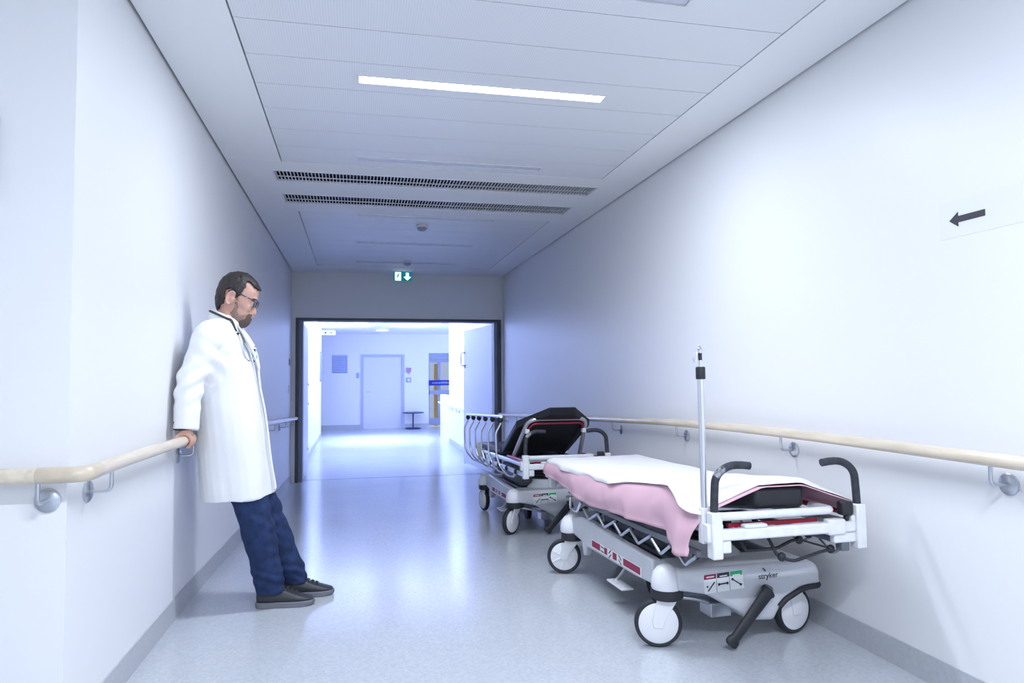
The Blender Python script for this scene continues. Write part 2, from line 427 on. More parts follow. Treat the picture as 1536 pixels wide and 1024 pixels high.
for y in (-.4, .78, 1.955, 3.136, 4.30, 5.482, 6.65, 7.8, 9.0, 9.9): bracket(r, XR, y, fl(y)+RH, -1)

# arrow notice on the right wall
r = thing('arrow_notice', (XR, 2.06, 1.66), 'white paper notice with a black arrow pointing left on the right wall', 'sign')
child(r, MB().b2(XR-.0012, XR, 1.86, 2.20, 1.665, 1.80), 'paper', M['paper'], smooth=False)
mb = MB(); pict(mb, [[(2.157,1.7285),(2.118,1.7555),(2.118,1.740),(2.006,1.740),(2.006,1.717),(2.118,1.717),(2.118,1.7015)]], lambda u, v_, t: (t, u, v_), XR-.0013, XR-.0025)
child(r, mb, 'arrow', M['ink'], smooth=False)
# noticeboard edge at the far left of the frame
r = thing('wall_board', (-1.3, YC, 1.72), 'dark framed board on the near left wall at the very edge of the photo', 'board')
child(r, MB().b2(-1.55, -1.083, YC-.03, YC, 1.73, 1.99), 'board_frame', M['frame_in'], smooth=False, bevel=.004)
child(r, MB().b2(-1.53, -1.103, YC-.032, YC-.03, 1.75, 1.97), 'board_face', M['paper'], smooth=False)

# ------------------------------------------------------------------ hall beyond
FH = fl(20)
wall('wall_hall_left', XL-.12, XL, YP+.22, 19.0, FH-.1, ZH+.1)
wall('wall_hall_right', XR, XR+.12, YP+.22, 16.4, FH-.1, ZH+.1)
wall('wall_hall_parapet', XR, XR+.12, 16.4, 18.2, FH-.1, .70)
# far wall with openings for the door and the glass entrance
DX0, DX1, DZ = .20, 1.375, 1.77
WX0, WX1, WZ0, WZ1 = 2.15, 4.6, -.30, 1.86
mb = MB()
mb.b2(XH, DX0, YF, YF+.2, FH-.1, ZH+.1).b2(DX0, DX1, YF, YF+.2, DZ, ZH+.1).b2(DX1, WX0, YF, YF+.2, FH-.1, ZH+.1)
mb.b2(WX0, WX1, YF, YF+.2, WZ1, ZH+.1).b2(WX1, XHR, YF, YF+.2, FH-.1, ZH+.1)
struct(mb.build('wall_hall_far', M['wall'], smooth=False))
struct(MB().b2(XH, DX0-.06, YF-.012, YF, FH, FH+.13).b2(DX1+.06, WX0, YF-.012, YF, FH, FH+.13).build('baseboard_hall_far', M['skirt'], smooth=False))
wall('wall_hall_west', XH-.12, XH, YP+.22, YF+.2, FH-.1, ZH+.1); 
mb = MB().b2(XHR, XHR+.12, YP+.22, YF+.2, FH-.1, FH+.35).b2(XHR, XHR+.12, YP+.22, YF+.2, ZH-.15, ZH+.1).b2(XHR, XHR+.12, YP+.22, 15.6, FH+.35, ZH-.15)
struct(mb.build('wall_hall_east', M['wall'], smooth=False))
wall('wall_hall_south_west', XH, XL-.12, YP+.10, YP+.22, FH-.1, ZH+.1); wall('wall_hall_south_east', XR+.12, XHR, YP+.10, YP+.22, FH-.1, ZH+.1)
skirting('baseboard_hall_left', XL, 1, YP+.24, 19.0); skirting('baseboard_hall_right', XR, -1, YP+.24, 16.4)
SY0, SY1 = 16.3, 17.3                             # bay for a glowing strip added as the bright band of hall ceiling
mb = MB().b2(XH-.12, XHR+.12, YP+.22, SY0, ZH, ZH+.12).b2(XH-.12, XL+.15, SY0, SY1, ZH, ZH+.12).b2(XR-.15, XHR+.12, SY0, SY1, ZH, ZH+.12).b2(XH-.12, XHR+.12, SY1, YF+.2, ZH, ZH+.12)
struct(mb.build('ceiling_hall', M['ceil'], smooth=False))
r = thing('ceiling_glow_strip', (.63, (SY0+SY1)/2, ZH+.06), 'added glow strip for the bright band of hall ceiling beyond the double doors', 'light')
MB().b2(-1.36, 1.36, -(SY1-SY0)/2, (SY1-SY0)/2, 0, .02).build('diffuser', M['glow_strip'], r, smooth=False)
# far door
r = struct(bpy.data.objects.new('door_2', None)); COL.objects.link(r); r.location = ((DX0+DX1)/2, YF, FH)
mb = MB().b2(DX0-.05, DX0+.03, YF-.02, YF+.06, FH, DZ+.05).b2(DX1-.03, DX1+.05, YF-.02, YF+.06, FH, DZ+.05).b2(DX0+.03, DX1-.03, YF-.02, YF+.06, DZ-.03, DZ+.05)
child(r, mb, 'door_frame', mat('lilac_grey_frame', (.48, .52, .68), .4), smooth=False)
child(r, MB().b2(DX0+.032, DX1-.032, YF+.01, YF+.05, FH+.012, DZ-.034), 'door_leaf', M['door'], smooth=False)
child(r, MB().tube(rounded([(DX0+.11, YF+.01, .72), (DX0+.11, YF-.04, .72), (DX0+.23, YF-.04, .72)], .02), .010), 'door_handle', M['steel'])
# glass entrance
r = struct(bpy.data.objects.new('window_1', None)); COL.objects.link(r); r.location = (WX0, YF, WZ0)
mb = MB()
mb.b2(WX0, WX1, YF, YF+.14, WZ1-.27, WZ1).b2(WX0, WX1, YF, YF+.14, WZ0, WZ0+.20).b2(WX0, WX1, YF+.02, YF+.12, .62, .74).b2(WX0, WX0+.03, YF+.02, YF+.12, WZ0+.2, WZ1-.27)
mb.b2(WX0+.28, WX0+.36, YF+.03, YF+.12, WZ0+.2, WZ1-.27).b2(WX1-.06, WX1, YF+.02, YF+.12, WZ0+.2, WZ1-.27).b2(WX0+.3, WX1, YF+.03, YF+.11, .60, .645)
child(r, mb, 'window_frame', M['grey_fr'], smooth=False)
child(r, MB().b2(WX0+.03, WX1-.06, YF+.055, YF+.065, WZ0+.2, WZ1-.27), 'pane', M['pane'], smooth=False)
child(r, MB().b2(WX0+.1, WX0+.6, YF-.012, YF, WZ1-.18, WZ1-.14), 'door_closer', M['steel'], smooth=False)
sg = tag(MB().b2(WX0, WX0+1.3, YF-.03, YF-.012, .885, 1.045).build('entrance_sign', M['navy'], smooth=False), 'navy blue sign band across the glass entrance at the far end', 'sign')
mb = MB(); random.seed(9); x = WX0+.10
while x < WX0+.95:
    wd = random.uniform(.02, .05); mb.b2(x, x+wd, YF-.032, YF-.030, .945, .945+random.choice((.03, .03, .045))); x += wd+.015
o = mb.build('sign_lettering', M['lilac'], sg, smooth=False)
tag(MB().b2(2.415, 2.53, YF+.9, YF+1.05, -.385, 1.55).build('ochre_column', M['ochre'], smooth=False), 'yellow ochre column standing outside the glass entrance', 'column')
wall('wall_outside', XH, XHR, YF+3.0, YF+3.1, -.4, 3.5, 'outside')
struct(MB().b2(XH, XHR, YF+.1, YF+3.0, FH-.06, FH-.01).build('floor_outside', M['outside'], smooth=False))
# side table
tx, ty = 1.655, 20.95
r = thing('side_table', (tx, ty, FH), 'low dark blue pedestal table against the far wall', 'table')
MB().lathe([(.02,.455),(.31,.46),(.318,.474),(.31,.49),(.02,.492)], (0,0,0), n=40).build('tabletop', M['blue_tab'], r)
MB().lathe([(.028,.03),(.022,.08),(.022,.44),(.05,.457)], (0,0,0)).build('pedestal', M['blue_tab'], r)
MB().lathe([(.23,0),(.235,.02),(.21,.035),(.03,.045)], (0,0,0), n=36).build('foot', M['blue_tab'], r)
# directory board, plates and lamps of the hall
r = thing('directory_board', (-.45, YF, 1.27), 'pale blue directory board on the far wall left of the door', 'sign')
child(r, MB().b2(-.665, -.235, YF-.02, YF, 1.275, 1.80), 'board', M['lilac'], smooth=False, bevel=.004)
mb = MB()
for k in range(6): mb.b2(-.60, -.60+.26+.04*((k*7) % 3-1), YF-.0225, YF-.020, 1.36+.07*k, 1.378+.07*k); mb.b2(-.29, -.255, YF-.0225, YF-.020, 1.352+.07*k, 1.385+.07*k)
child(r, mb, 'board_lines', M['grey_fr'], smooth=False)
child(r, MB().b2(-.665, -.235, YF-.024, YF-.020, 1.275, 1.30), 'board_rail', M['grey_fr'], smooth=False)
tag(MB().b2(.02, .10, YF-.015, YF, 1.12, 1.28).build('light_switch', M['lilac'], bevel=.004), 'small pale switch plate on the far wall beside the door', 'switch')
r = thing('alarm_sounder', (1.55, YF, 1.25), 'small reddish alarm beacon on the far wall, upper of two fittings', 'alarm')
child(r, MB().b2(1.475, 1.625, YF-.04, YF, 1.30, 1.42), 'beacon', mat('dull_pink', (.45, .25, .33), .4), smooth=False, bevel=.008)
child(r, MB().lathe([(.045, 0), (.03, .05)], (1.55, YF-.035, 1.26)), 'horn', M['grey_fr'])
r = thing('alarm_switch', (1.55, YF, .99), 'square white alarm switch with grey rim below the beacon', 'switch')
child(r, MB().b2(1.48, 1.62, YF-.03, YF, .985, 1.125), 'button_case', M['grey_fr'], smooth=False, bevel=.006)
child(r, MB().b2(1.51, 1.59, YF-.036, YF-.03, 1.015, 1.095), 'button_face', M['label'], smooth=False)
r = thing('hall_exit_sign', (-.70, 19.6, ZH-.13), 'small white exit sign on the hall ceiling seen through the doorway', 'sign')
MB().b2(-.20, .16, -.015, .015, 0, .11).build('sign_box', M['exit_white'], r, smooth=False)
for a, b in ((-.13, -.07), (.03, .07)): MB().b2(a, b, -.018, -.015, .03, .08).build('sign_symbol', M['exit_green'], r, smooth=False)
MB().b2(-.03, .03, -.012, .012, .11, .13).build('hanger', M['white_pl'], r, smooth=False)
r = thing('hall_downlight', (.70, 19.4, ZH), 'round recessed downlight glowing in the hall ceiling', 'light')
MB().lathe([(.20,.0),(.20,-.012),(.165,-.014)], (0,0,0)).build('trim_ring', M['white_pl'], r); MB().disc((0,0,-.017), (0,0,1), .16, .004).build('diffuser', M['lamp_far'], r)
r = thing('wall_panel', (XL, 18.4, 1.1), 'narrow grey framed panel at the end of the left hall wall', 'board')
child(r, MB().b2(XL, XL+.03, 18.1, 18.75, 1.05, 1.80), 'panel_frame', M['frame_in'], smooth=False)
r = thing('handrail', (XR-RO, 14, FH), 'white handrail on the right wall of the hall beyond the doors', 'handrail')
child(r, MB().tube([(XR-RO, 12.9, FH+RH), (XR-RO, 17.9, FH+RH)], RR, 14), 'rail', M['white_pl'])
for y in (13.6, 14.7, 15.8): bracket(r, XR, y, FH+RH, -1)

# ------------------------------------------------------------------ stretchers
SURF = {}
def caster(root, x, y, ang, trail, spoked=False):
    domed = x < 0
    """swivel caster: ang = heading of the wheel's axle, trail = offset of the wheel from the swivel"""
    a = V((math.cos(ang), math.sin(ang), 0)); R = .102
    w = V((x+trail[0], y+trail[1], R))
    fk = MB()
    fk.lathe([(.062,.203),(.070,.210),(.070,.246),(.058,.254)], (x, y, 0), n=28)
    pr_ = MB()
    f = fk.build('caster_fork', M['black'], root, bevel=.002)
    side = V((-a.y, a.x, 0))
    # fork cheeks
    for s in (-1, 1):
        o = a*(s*.027); top = V((x, y, .21))+a*(s*.027); c = w+o
        d = (V((x,y,0))-V((w.x,w.y,0)))
        ring = []
        for t in (-1, 1):
            q = a*(.004*t)
            tn = side*.045
            ring.append([top+q+tn, top+q-tn, c+q-side*.026+V((0,0,.01)), c+q-side*.02-V((0,0,.018)), c+q+side*.02-V((0,0,.018)), c+q+side*.026+V((0,0,.01))])
        MB().loft(ring).build('fork_cheek', M['white_pl'], f, bevel=.002)
    MB().lathe([(.074,-.016),(.094,-.020),(R,-.012),(R+.0,0),(R,.012),(.094,.020),(.074,.016)], w, a, 40).build('tyre', M['black'], f)
    hb = MB()
    if spoked:
        hb.lathe([(.080,-.0185),(.087,-.014),(.087,.014),(.080,.0185)], w, a, 40)
        for k in range(7):
            th = 2*PI*k/7; dv = side*math.cos(th)+V((0,0,1))*math.sin(th); tv = a.cross(dv)
            for s in (-1, 1):
                c0, c1 = w+a*s*.019+dv*.018, w+a*s*.018+dv*.080
                hb.tube([c0, c1], .005, 6)
        hb.lathe([(.022,-.024),(.022,.024)], w, a, 20)
    else:
        hb.lathe([(.02,-.0245),(.078,-.0235),(.087,-.017),(.087,.017),(.078,.0235),(.02,.0245)], w, a, 40)
        hb.lathe([(.010,-.027),(.010,.027)], w, a, 14)
    hb.build('wheel_cover', M['white_pl'], f)
    if domed:
        MB().lathe([(.062,.250),(.066,.258),(.065,.288),(.057,.318),(.040,.340),(.019,.350),(.003,.352)], (x-.008, y-.012 if y < .5 else y+.004, 0), n=36).build('caster_dome', M['white_pl'], root)

def stretcher(loc, yaw, tilt, label, opts):
    r = thing('hospital_stretcher', loc, label, 'stretcher', 'hospital stretchers along the right wall', rot=(tilt, 0, yaw))
    T, WB = .31, 1.30; YN, YE = -.43, 1.60; HW = .315
    # --- chassis shells at both ends
    prof = [(-.27,.344),(.33,.344),(.385,.322),(.402,.285),(.402,.215),(.36,.222),(.30,.215),(.215,.175),(.165,.10),(.15,.092),(.035,.100),(-.02,.145),(-.16,.225),(-.245,.243),(-.30,.252),(-.305,.30),(-.295,.335)]
    def endshell(y0, y1, flip):
        p = [(-u if flip else u, w) for u, w in prof]
        return MB().prism(p, 'y', y0, y1).build('end_shell', M['grey_pl'], r, bevel=.018, seg=3)
    es = endshell(-.085, .13, False); endshell(WB-.13, WB+.085, False)
    # --- side beams with their stickers
    for s in (-1, 1):
        poly = [(.10,.345),(.10,.235),(.30,.225),(.83,.222),(.955,.222),(.985,.165),(1.005,.160),(1.03,.235),(1.20,.25),(1.20,.345),(1.02,.375),(.45,.352)]
        bm_ = MB().prism(poly, 'x', s*.305-.024, s*.305+.024).build('side_beam', M['grey_pl'], r, bevel=.010)
        xf = s*.331; k = 1 if s > 0 else -1
        st = MB().b2(xf-.001, xf+.001, .21, .86, .238, .283).build('hazard_strip', M['label'], bm_, smooth=False)
        for y0, y1 in ((.225,.42),(.505,.555),(.63,.67),(.73,.85)):
            MB().b2(xf+k*.001, xf+k*.002, y0, y1, .246, .280).build('red_band', M['crimson'], st, smooth=False)
        for yc, rot in ((.462,.5),(.592,-.6),(.70,.1)):
            mb = MB()
            for q in (-.012, .010):
                mb.box((xf+k*.0016, yc, .262+q), (.001, .038, .006), Matrix.Rotation(rot, 3, 'X'))
            mb.build('pictogram', M['ink'], st, smooth=False)
    MB().b2(-.285, .285, .13, WB-.13, .215, .30).b2(-.20, .20, .13, WB-.13, .30, .325).build('chassis_tray', M['dk_grey'], r, bevel=.02)
    MB().b2(-.215, .215, .30, WB-.30, .325, .50).build('lift_housing', M['dk_grey'], r, bevel=.04)  # column housing, its dark block also paints the shade under the litter
    for yf, sy in ((-.088, 1), (WB+.088, -1)):       # dark bumper over the right-hand wheel
        MB().tube(rounded([(.185, yf, .150), (.215, yf, .178), (.31, yf, .222), (.398, yf, .226), (.412, yf+sy*.10, .226)], .03), .0125, 10).build('bumper', M['black'], r)
    # --- lift columns
    for y in (.20, WB-.20):
        c = MB().lathe([(.165,.318),(.15,.345),(.115,.375),(.108,.41)], (0, y, 0), n=36).build('lift_column', M['grey_pl'], r)
        bl = [(.10,.40)]
        for k in range(6): bl += [(.118,.415+.022*k), (.098,.426+.022*k)]
        MB().lathe(bl+[(.09,.55)], (0, y, 0), n=36).build('bellows', M['black'], c)
    # --- casters
    ca = opts['casters']
    caster(r, -T, 0, *ca[0]); caster(r, T, 0, *ca[1]); caster(r, -T, WB-opts.get('inset', 0), *ca[2]); caster(r, T, WB, *ca[3])
    fw = MB().lathe([(.05,-.02),(.075,-.02),(.08,-.012),(.08,.012),(.075,.02),(.05,.02)], (-.05, .66, .083), (1,0,0), 32)
    fw.lathe([(.05,-.014),(.05,.014)], (-.05,.66,.083), (1,0,0), 20)
    fw = fw.build('fifth_wheel', M['black'], r)
    MB().b2(-.085, -.015, .62, .80, .165, .215).build('wheel_carrier', M['dk_grey'], fw, bevel=.006)
    # side foot lever
    fl_ = MB().tube(rounded([(-.22,.62,.20),(-.27,.62,.135),(-.30,.60,.125)], .02), .008)
    fl_.b2(-.335, -.27, .44, .64, .115, .124)
    fl_.build('side_foot_lever', M['white_metal'], r, bevel=.003)
    # linkage behind the end shell
    MB().tube(rounded([(-.27,.04,.20),(-.14,.03,.175),(.0,.03,.115),(.06,.03,.112)], .03), .010).b2(-.10, .0, .0, .10, .10, .16).build('brake_linkage', M['steel'], r, bevel=.004)
    MB().tube([(-.27,.02,.225),(-.10,.02,.205)], .016).build('brake_linkage', M['dk_grey'], r)
    # brake pedals at both ends
    for y, s in ((-.115, 1), (WB+.115, -1)):
        a, b = V((s*.118, y, .232)), V((s*-.085, y-.012*s, .028))
        d = (b-a).normalized(); n = V((-d.z, 0, d.x))
        sec = []
        for t, wd in ((-.02,.022),(0,.036),(.03,.038),(.07,.030),(.55,.024),(.88,.023),(.92,.031),(.99,.032),(1.02,.020)):
            c = a+(b-a)*t; th = .014
            sec.append([c+n*wd*math.cos(q)+V((0,1,0))*th*math.sin(q) for q in [2*PI*k/14 for k in range(14)]])
        pd = MB().loft(sec).build('brake_pedal', M['black'], r)
        MB().disc((a.x, y+s*.02, a.z), (0,1,0), .02, .04).build('pedal_pivot', M['dk_grey'], pd)
    # instruction sticker + maker's wordmark on both end shells
    for yf, s in ((-.0855, 1), (WB+.0855, -1)):
        MX = lambda x, z, t=0: (s*x, yf-s*t, z)
        sb = MB(); rot = Matrix.Rotation(0, 3, 'Y')
        x0, x1, z0, z1 = -.175, .015, .232, .318
        sb = MB().add([MX(x0,z0+.0,.001),MX(x1,z0+.012,.001),MX(x1-.008,z1+.006,.001),MX(x0-.006,z1-.004,.001),MX(x0,z0,-.001),MX(x1,z0+.012,-.001),MX(x1-.008,z1+.006,-.001),MX(x0-.006,z1-.004,-.001)],
                      [(0,1,2,3),(7,6,5,4),(0,4,5,1),(1,5,6,2),(2,6,7,3),(3,7,4,0)]).build('instruction_sticker', M['label'], r, smooth=False)
        def bar(x0, x1, z0, z1, t, mm, nm):
            zz = lambda x: (x+.175)/.19*.010
            return MB().add([MX(x0,z0+zz(x0),t),MX(x1,z0+zz(x1),t),MX(x1,z1+zz(x1),t),MX(x0,z1+zz(x0),t),MX(x0,z0+zz(x0),0),MX(x1,z0+zz(x1),0),MX(x1,z1+zz(x1),0),MX(x0,z1+zz(x0),0)],
                            [(0,1,2,3),(7,6,5,4),(0,4,5,1),(1,5,6,2),(2,6,7,3),(3,7,4,0)]).build(nm, mm, sb, smooth=False)
        bar(-.179,-.120,.292,.312,.002,M['crimson'],'header_band'); bar(-.116,-.057,.292,.312,.002,M['ink'],'header_band'); bar(-.053,.006,.292,.312,.002,M['green'],'header_band')
        mb = MB()
        P = lambda u, w_, t: MX(u, w_, t)
        pict(mb, [limb((-.160,.243),(-.128,.280),.005), limb((-.112,.268),(-.062,.272),.006), limb((-.046,.288),(.002,.258),.005),
                  [(-.1185,.236),(-.117,.236),(-.119,.292),(-.1205,.292)], [(-.0555,.240),(-.054,.240),(-.056,.296),(-.0575,.296)],
                  limb((-.166,.262),(-.160,.262),.008), limb((-.112,.268),(-.104,.268),.011), limb((-.070,.271),(-.062,.271),.011), limb((-.046,.288),(-.038,.283),.010), limb((-.006,.263),(.002,.258),.010)], P, .001, .0022)
        mb.build('sticker_arrows', M['ink'], sb, smooth=False)
        for x_ in (-.149,-.086,-.023):
            mb = MB(); pict(mb, [limb((x_-.018,.302),(x_+.018,.302+.002),.005)], P, .002, .0026); mb.build('header_print', M['label'], sb, smooth=False)
        rm = Matrix.Translation((s*.135, yf-s*.0016, .287)) @ Matrix.Rotation(0 if s > 0 else PI, 4, 'Z') @ Matrix.Rotation(PI/2, 4, 'X') @ Matrix.Rotation(.04, 4, 'Z')
        tw = txt('stryker', .034, M['ink'], 'wordmark', r, rm)
        mb = MB(); pict(mb, [limb((.108,.322),(.122,.307),.005)], P, .001, .0022); mb.build('scuff_mark', M['ink'], r, smooth=False)
    # --- litter frame
    fm = MB()
    for s in (-1, 1):
        fm.tube([(s*.29, YN+.05, .56), (s*.29, YE-.03, .56)], .021, 12)
    fm.tube([(-.29, .3, .56), (.29, .3, .56)], .015, 10); fm.tube([(-.29, 1.2, .56), (.29, 1.2, .56)], .015, 10)
    fm.b2(-.26, .26, .10, 1.2, .545, .565)
    fm.build('litter_frame', M['alu'], r)
    for y in (YN, YE):
        MB().b2(-.30, .30, y-.018, y+.018, .535, .578).b2(-.20, -.10, y-.020, y+.020, .575, .592).b2(.17, .25, y-.021, y+.021, .528, .590).build('end_bar', M['white_metal'], r, bevel=.008)
        sgn = 1 if y < .5 else -1
        MB().tube(rounded([(-.29, y+sgn*.12, .622), (-.29, y+sgn*.012, .622), (.21, y+sgn*.012, .622), (.21, y+sgn*.14, .622)], .03), .0165, 12).build('end_rail', M['white_metal'], r)
    for s in (-1, 1):
        MB().tube([(s*.315, YN+.03, .598), (s*.315, .22, .598)], .011, 10).build('red_release_bar', M['red'], r)
    MB().b2(-.24, .16, YN+.035, YN+.05, .575, .589).build('red_release_bar', M['red'], r, smooth=False)
    for y in (YN, YE):
        for s in (-1, 1):
            cp = MB().b2(s*.32-.022, s*.32+.022, y-.026, y+.022, .47, .645)
            cp.b2(s*.32-.05*(s > 0)*0-.034, s*.32+.034, y-.010, y+.045, .53, .60)
            if s < 0: cp.b2(-.30, -.255, y-.012, y+.02, .488, .535)
            else: cp.b2(.20, .30, y-.012, y+.02, .495, .535)
            cp.build('corner_post', M['white_metal'], r, bevel=.006)
            if y == YN or opts.get('far_handles'):
                pts = [(s*.32, y, .64), (s*.318, y, .70), (s*.312, y, .745)]
                for k in range(1, 7):
                    t = k/6*PI/2; pts.append((s*(.312-.085*math.sin(t)*1.0), y, .745+.068*(1-math.cos(t))*1.0 if False else .745+.068*math.sin(t)))
                cx, cz = .222, .745
                pts = [(s*.32, y, .64), (s*.317, y, .70)]+[(s*(cx+.092*math.cos(t)), y, cz+.072*math.sin(t)) for t in [PI/2*k/8 for k in range(9)]]+[(s*.195, y, .816), (s*.162, y, .812)]
                h = MB().tube(pts, .0152, 14).build('push_handle', M['grip'], r)
                if s < 0: MB().tube([V(q)+V((-.0006, -.0004, .0004)) for q in pts[4:8]], [.0148, .0154, .0154, .0148], 14).build('worn_patch', M['worn'], h)
    MB().b2(.245, .295, YN-.012, YN+.03, .600, .655).b2(.262, .28, YN-.005, YN+.015, .575, .60).build('lock_knob', M['black'], r, bevel=.008)
    MB().b2(.235, .27, YN-.01, YN+.03, .462, .498).build('bumper_stop', M['dk_grey'], r, bevel=.004)
    # wire holder under the end
    w_ = MB().tube(rounded([(-.17, YN+.10, .56), (-.155, YN+.06, .475), (-.02, YN+.05, .478), (.07, YN+.08, .497), (.11, YN+.09, .495)], .02), .0065, 8)
    w_.tube(rounded([(-.05, YN+.10, .56), (-.03, YN+.03, .45), (.02, YN, .437), (.13, YN+.0, .462), (.22, YN+.04, .462)], .02), .0065, 8)
    w_.tube([(.11, YN+.09, .497), (.22, YN+.04, .464)], .004, 8)
    for p in ((.112, YN+.09, .495), (.22, YN+.04, .462), (-.02, YN+.02, .452)): w_.ell(p, (.017,.014,.018), nu=12, nv=8)
    w_.build('bottle_holder', M['black'], r)
    # --- mattress
    head, tipw = (.55, .0)[0], .105
    HY, TY, CY = .55, -.385, -.10     # hinge, tip, chamfer start
    def hexa(): return [(-.305, HY), (-.305, CY), (-tipw, TY), (tipw, TY), (.305, CY), (.305, HY)]
    if not opts['raised']:
        seat = MB().b2(-.305, .305, HY+.005, YE-.02, .575, .638).build('mattress_base', M['black_v'], r, bevel=.02)
        slope = .082
        top = [(x, y, .638+slope*(HY-y)) for x, y in hexa()]; bot = [(x*.985, y+.004, .558+slope*(HY-y)) for x, y in hexa()]
        MB().loft([bot, top]).build('mattress_back', M['black_v'], r, bevel=.012)
        SURF['z'] = lambda x, y: .638 if y > HY else .638+slope*(HY-y)
    else:
        ang = math.radians(opts['raised']); ca_, sa_ = math.cos(ang), math.sin(ang)
        MB().b2(-.305, .305, HY+.03, YE-.02, .585, .650).build('mattress_base', M['black_v'], r, bevel=.02)
        def bk(x, y, h): 
            l = HY-y; return (x, HY-l*ca_-h*sa_+.0, .60+l*sa_+h*ca_)
        top = [bk(x, y, .065) for x, y in hexa()]; bot = [bk(x, y, 0) for x, y in hexa()]
        MB().loft([bot, top]).build('mattress_back', M['black_v'], r, bevel=.010)
        bf = MB().tube(rounded([(-.285,.16,.585), (-.235,-.21,.905), (.235,-.21,.905), (.285,.16,.585)], .09, 8), .0165, 14).build('backrest_frame', M['alu'], r)
        MB().tube(rounded([(-.225,-.135,.815), (-.20,-.195,.868), (.205,-.195,.868), (.225,-.135,.815)], .06, 6), .0075, 10).build('release_bar', M['red'], bf)
        for s in (-1, 1): MB().b2(s*.232-.016, s*.232+.016, -.155, -.115, .79, .825).build('release_bracket', M['white_metal'], bf, bevel=.004)
        for s in (-1, 1): MB().tube([(s*.20, .40, .58), (s*.225, -.10, .83)], .016, 10).build('gas_strut', M['black'], bf)
    # --- folding side rails
    for s in (-1, 1):
        if opts['rail'] == 'down' or s > 0:
            X = s*.335
            MB().b2(X-.012, X+.012, -.34, 1.0, .455, .482).build('side_rail_top', M['dk_grey'], r, bevel=.006)
            zz = [(-.31,.452),(-.245,.405),(-.10,.452),(-.025,.400),(.095,.452),(.205,.396),(.31,.445),(.405,.393),(.50,.445),(.625,.391),(.73,.443),(.85,.392),(.965,.47)]
            pr_ = MB()
            for (a, za), (b, zb_) in zip(zz[::2], zz[1::2]):
                MB().tube(rounded([(X-s*(-.012), a-.02, za+.004), (X+s*.012, b, zb_), (X+s*.012, b+.085, zb_+.045)], .012), .0068, 8).build('rail_bar', M['steel'], r)
            for a, za in zz[::2]: MB().ell((X, a, za+.002), (.016,.018,.015), nu=10, nv=8).build('rail_pivot', M['black'], r)
            MB().tube(rounded([(X,1.0,.47),(X+s*.01,1.05,.40),(X+s*.01,1.17,.402),(X-s*.0,1.19,.46)], .02), .0075, 8).build('rail_end_loop', M['chrome'], r)
        else:
            XT, XB = s*.40, s*.322
            MB().tube([(XT, .06, .925), (XT, 1.86, .925)], .0135, 12).build('side_rail_top', M['alu'], r)
            for i in range(6):
                y = .087+.347*i
                pts = [(XT, y, .905), (XT-s*.004, y, .868), (XT+s*.040, y, .79), (XT+s*.036, y, .61), (XT+s*.015, y-.03, .53), (XT-s*.03, y-.10, .462), (XT-s*.065, y-.16, .452), (XB, y-.20, .495)]
                b = MB().tube(rounded(pts, .022, 5), .0085, 10).build('rail_bar', M['chrome'], r)
                MB().ell((XT, y, .898), (.022,.026,.026), nu=12, nv=8).build('rail_knob', M['black'], b)
            for i in range(6): MB().ell((XB, .087+.347*i-.20, .497), (.018,.028,.022), nu=10, nv=8).build('rail_pivot', M['black'], r)
            MB().b2(s*.315-.008, s*.315+.008, -.35, 1.6, .478, .512).build('rail_carrier', M['alu'], r, bevel=.004)
    # --- drip pole
    if opts.get('pole'):
        px_, py_ = -.335, YN+.045
        MB().b2(px_-.02, px_+.02, py_-.018, py_+.018, .52, .655).build('pole_socket', M['white_metal'], r, bevel=.005)
        p = MB().tube([(px_, py_, .60), (px_, py_, 1.20)], .0125, 18).build('drip_pole', M['alu'], r)
        MB().lathe([(.0165,1.148),(.0185,1.152),(.0185,1.192),(.0165,1.196)], (px_, py_, 0), n=20).build('pole_collar', M['black'], p)
        MB().tube([(px_, py_, 1.19), (px_, py_, 1.268)], .0065, 12).build('inner_tube', M['alu'], p)
        MB().lathe([(.0075,1.222),(.0075,1.250)], (px_, py_, 0), n=14).build('pole_stop', M['black'], p)
        MB().lathe([(.009,1.262),(.009,1.268),(.005,1.272),(.006,1.278),(.002,1.282)], (px_, py_, 0), n=14).build('pole_tip', M['steel'], p)
        MB().tube(spline([(px_, py_, 1.252), (px_-.012, py_, 1.250), (px_-.016, py_, 1.232), (px_-.021, py_, 1.216), (px_-.027, py_, 1.222), (px_-.028, py_, 1.232)], 5), .003, 8).build('drip_hook', M['steel'], p)
    return r

A = math.radians
Y1, Y2 = 2.90, 5.50
st1 = stretcher((1.635, Y1, 0), .033, -.017, 'hospital stretcher nearest the viewer, with drip pole and covered mattress',
    dict(casters=[(A(-110), (-.040, .012)), (A(-78), (.0, .0)), (A(-109), (-.045, .035), True), (A(-60), (.0, -.04))], inset=.065, raised=0, rail='down', pole=True))
st2 = stretcher((1.548, Y2, fl(Y2)), -.004, -.0436, 'hospital stretcher farther back, with black backrest raised and side rail up',
    dict(casters=[(A(-47), (-.035, .0)), (A(-60), (.0, .04)), (A(-168), (-.012, .04)), (A(-20), (.0, .04))], raised=21, rail='up'))

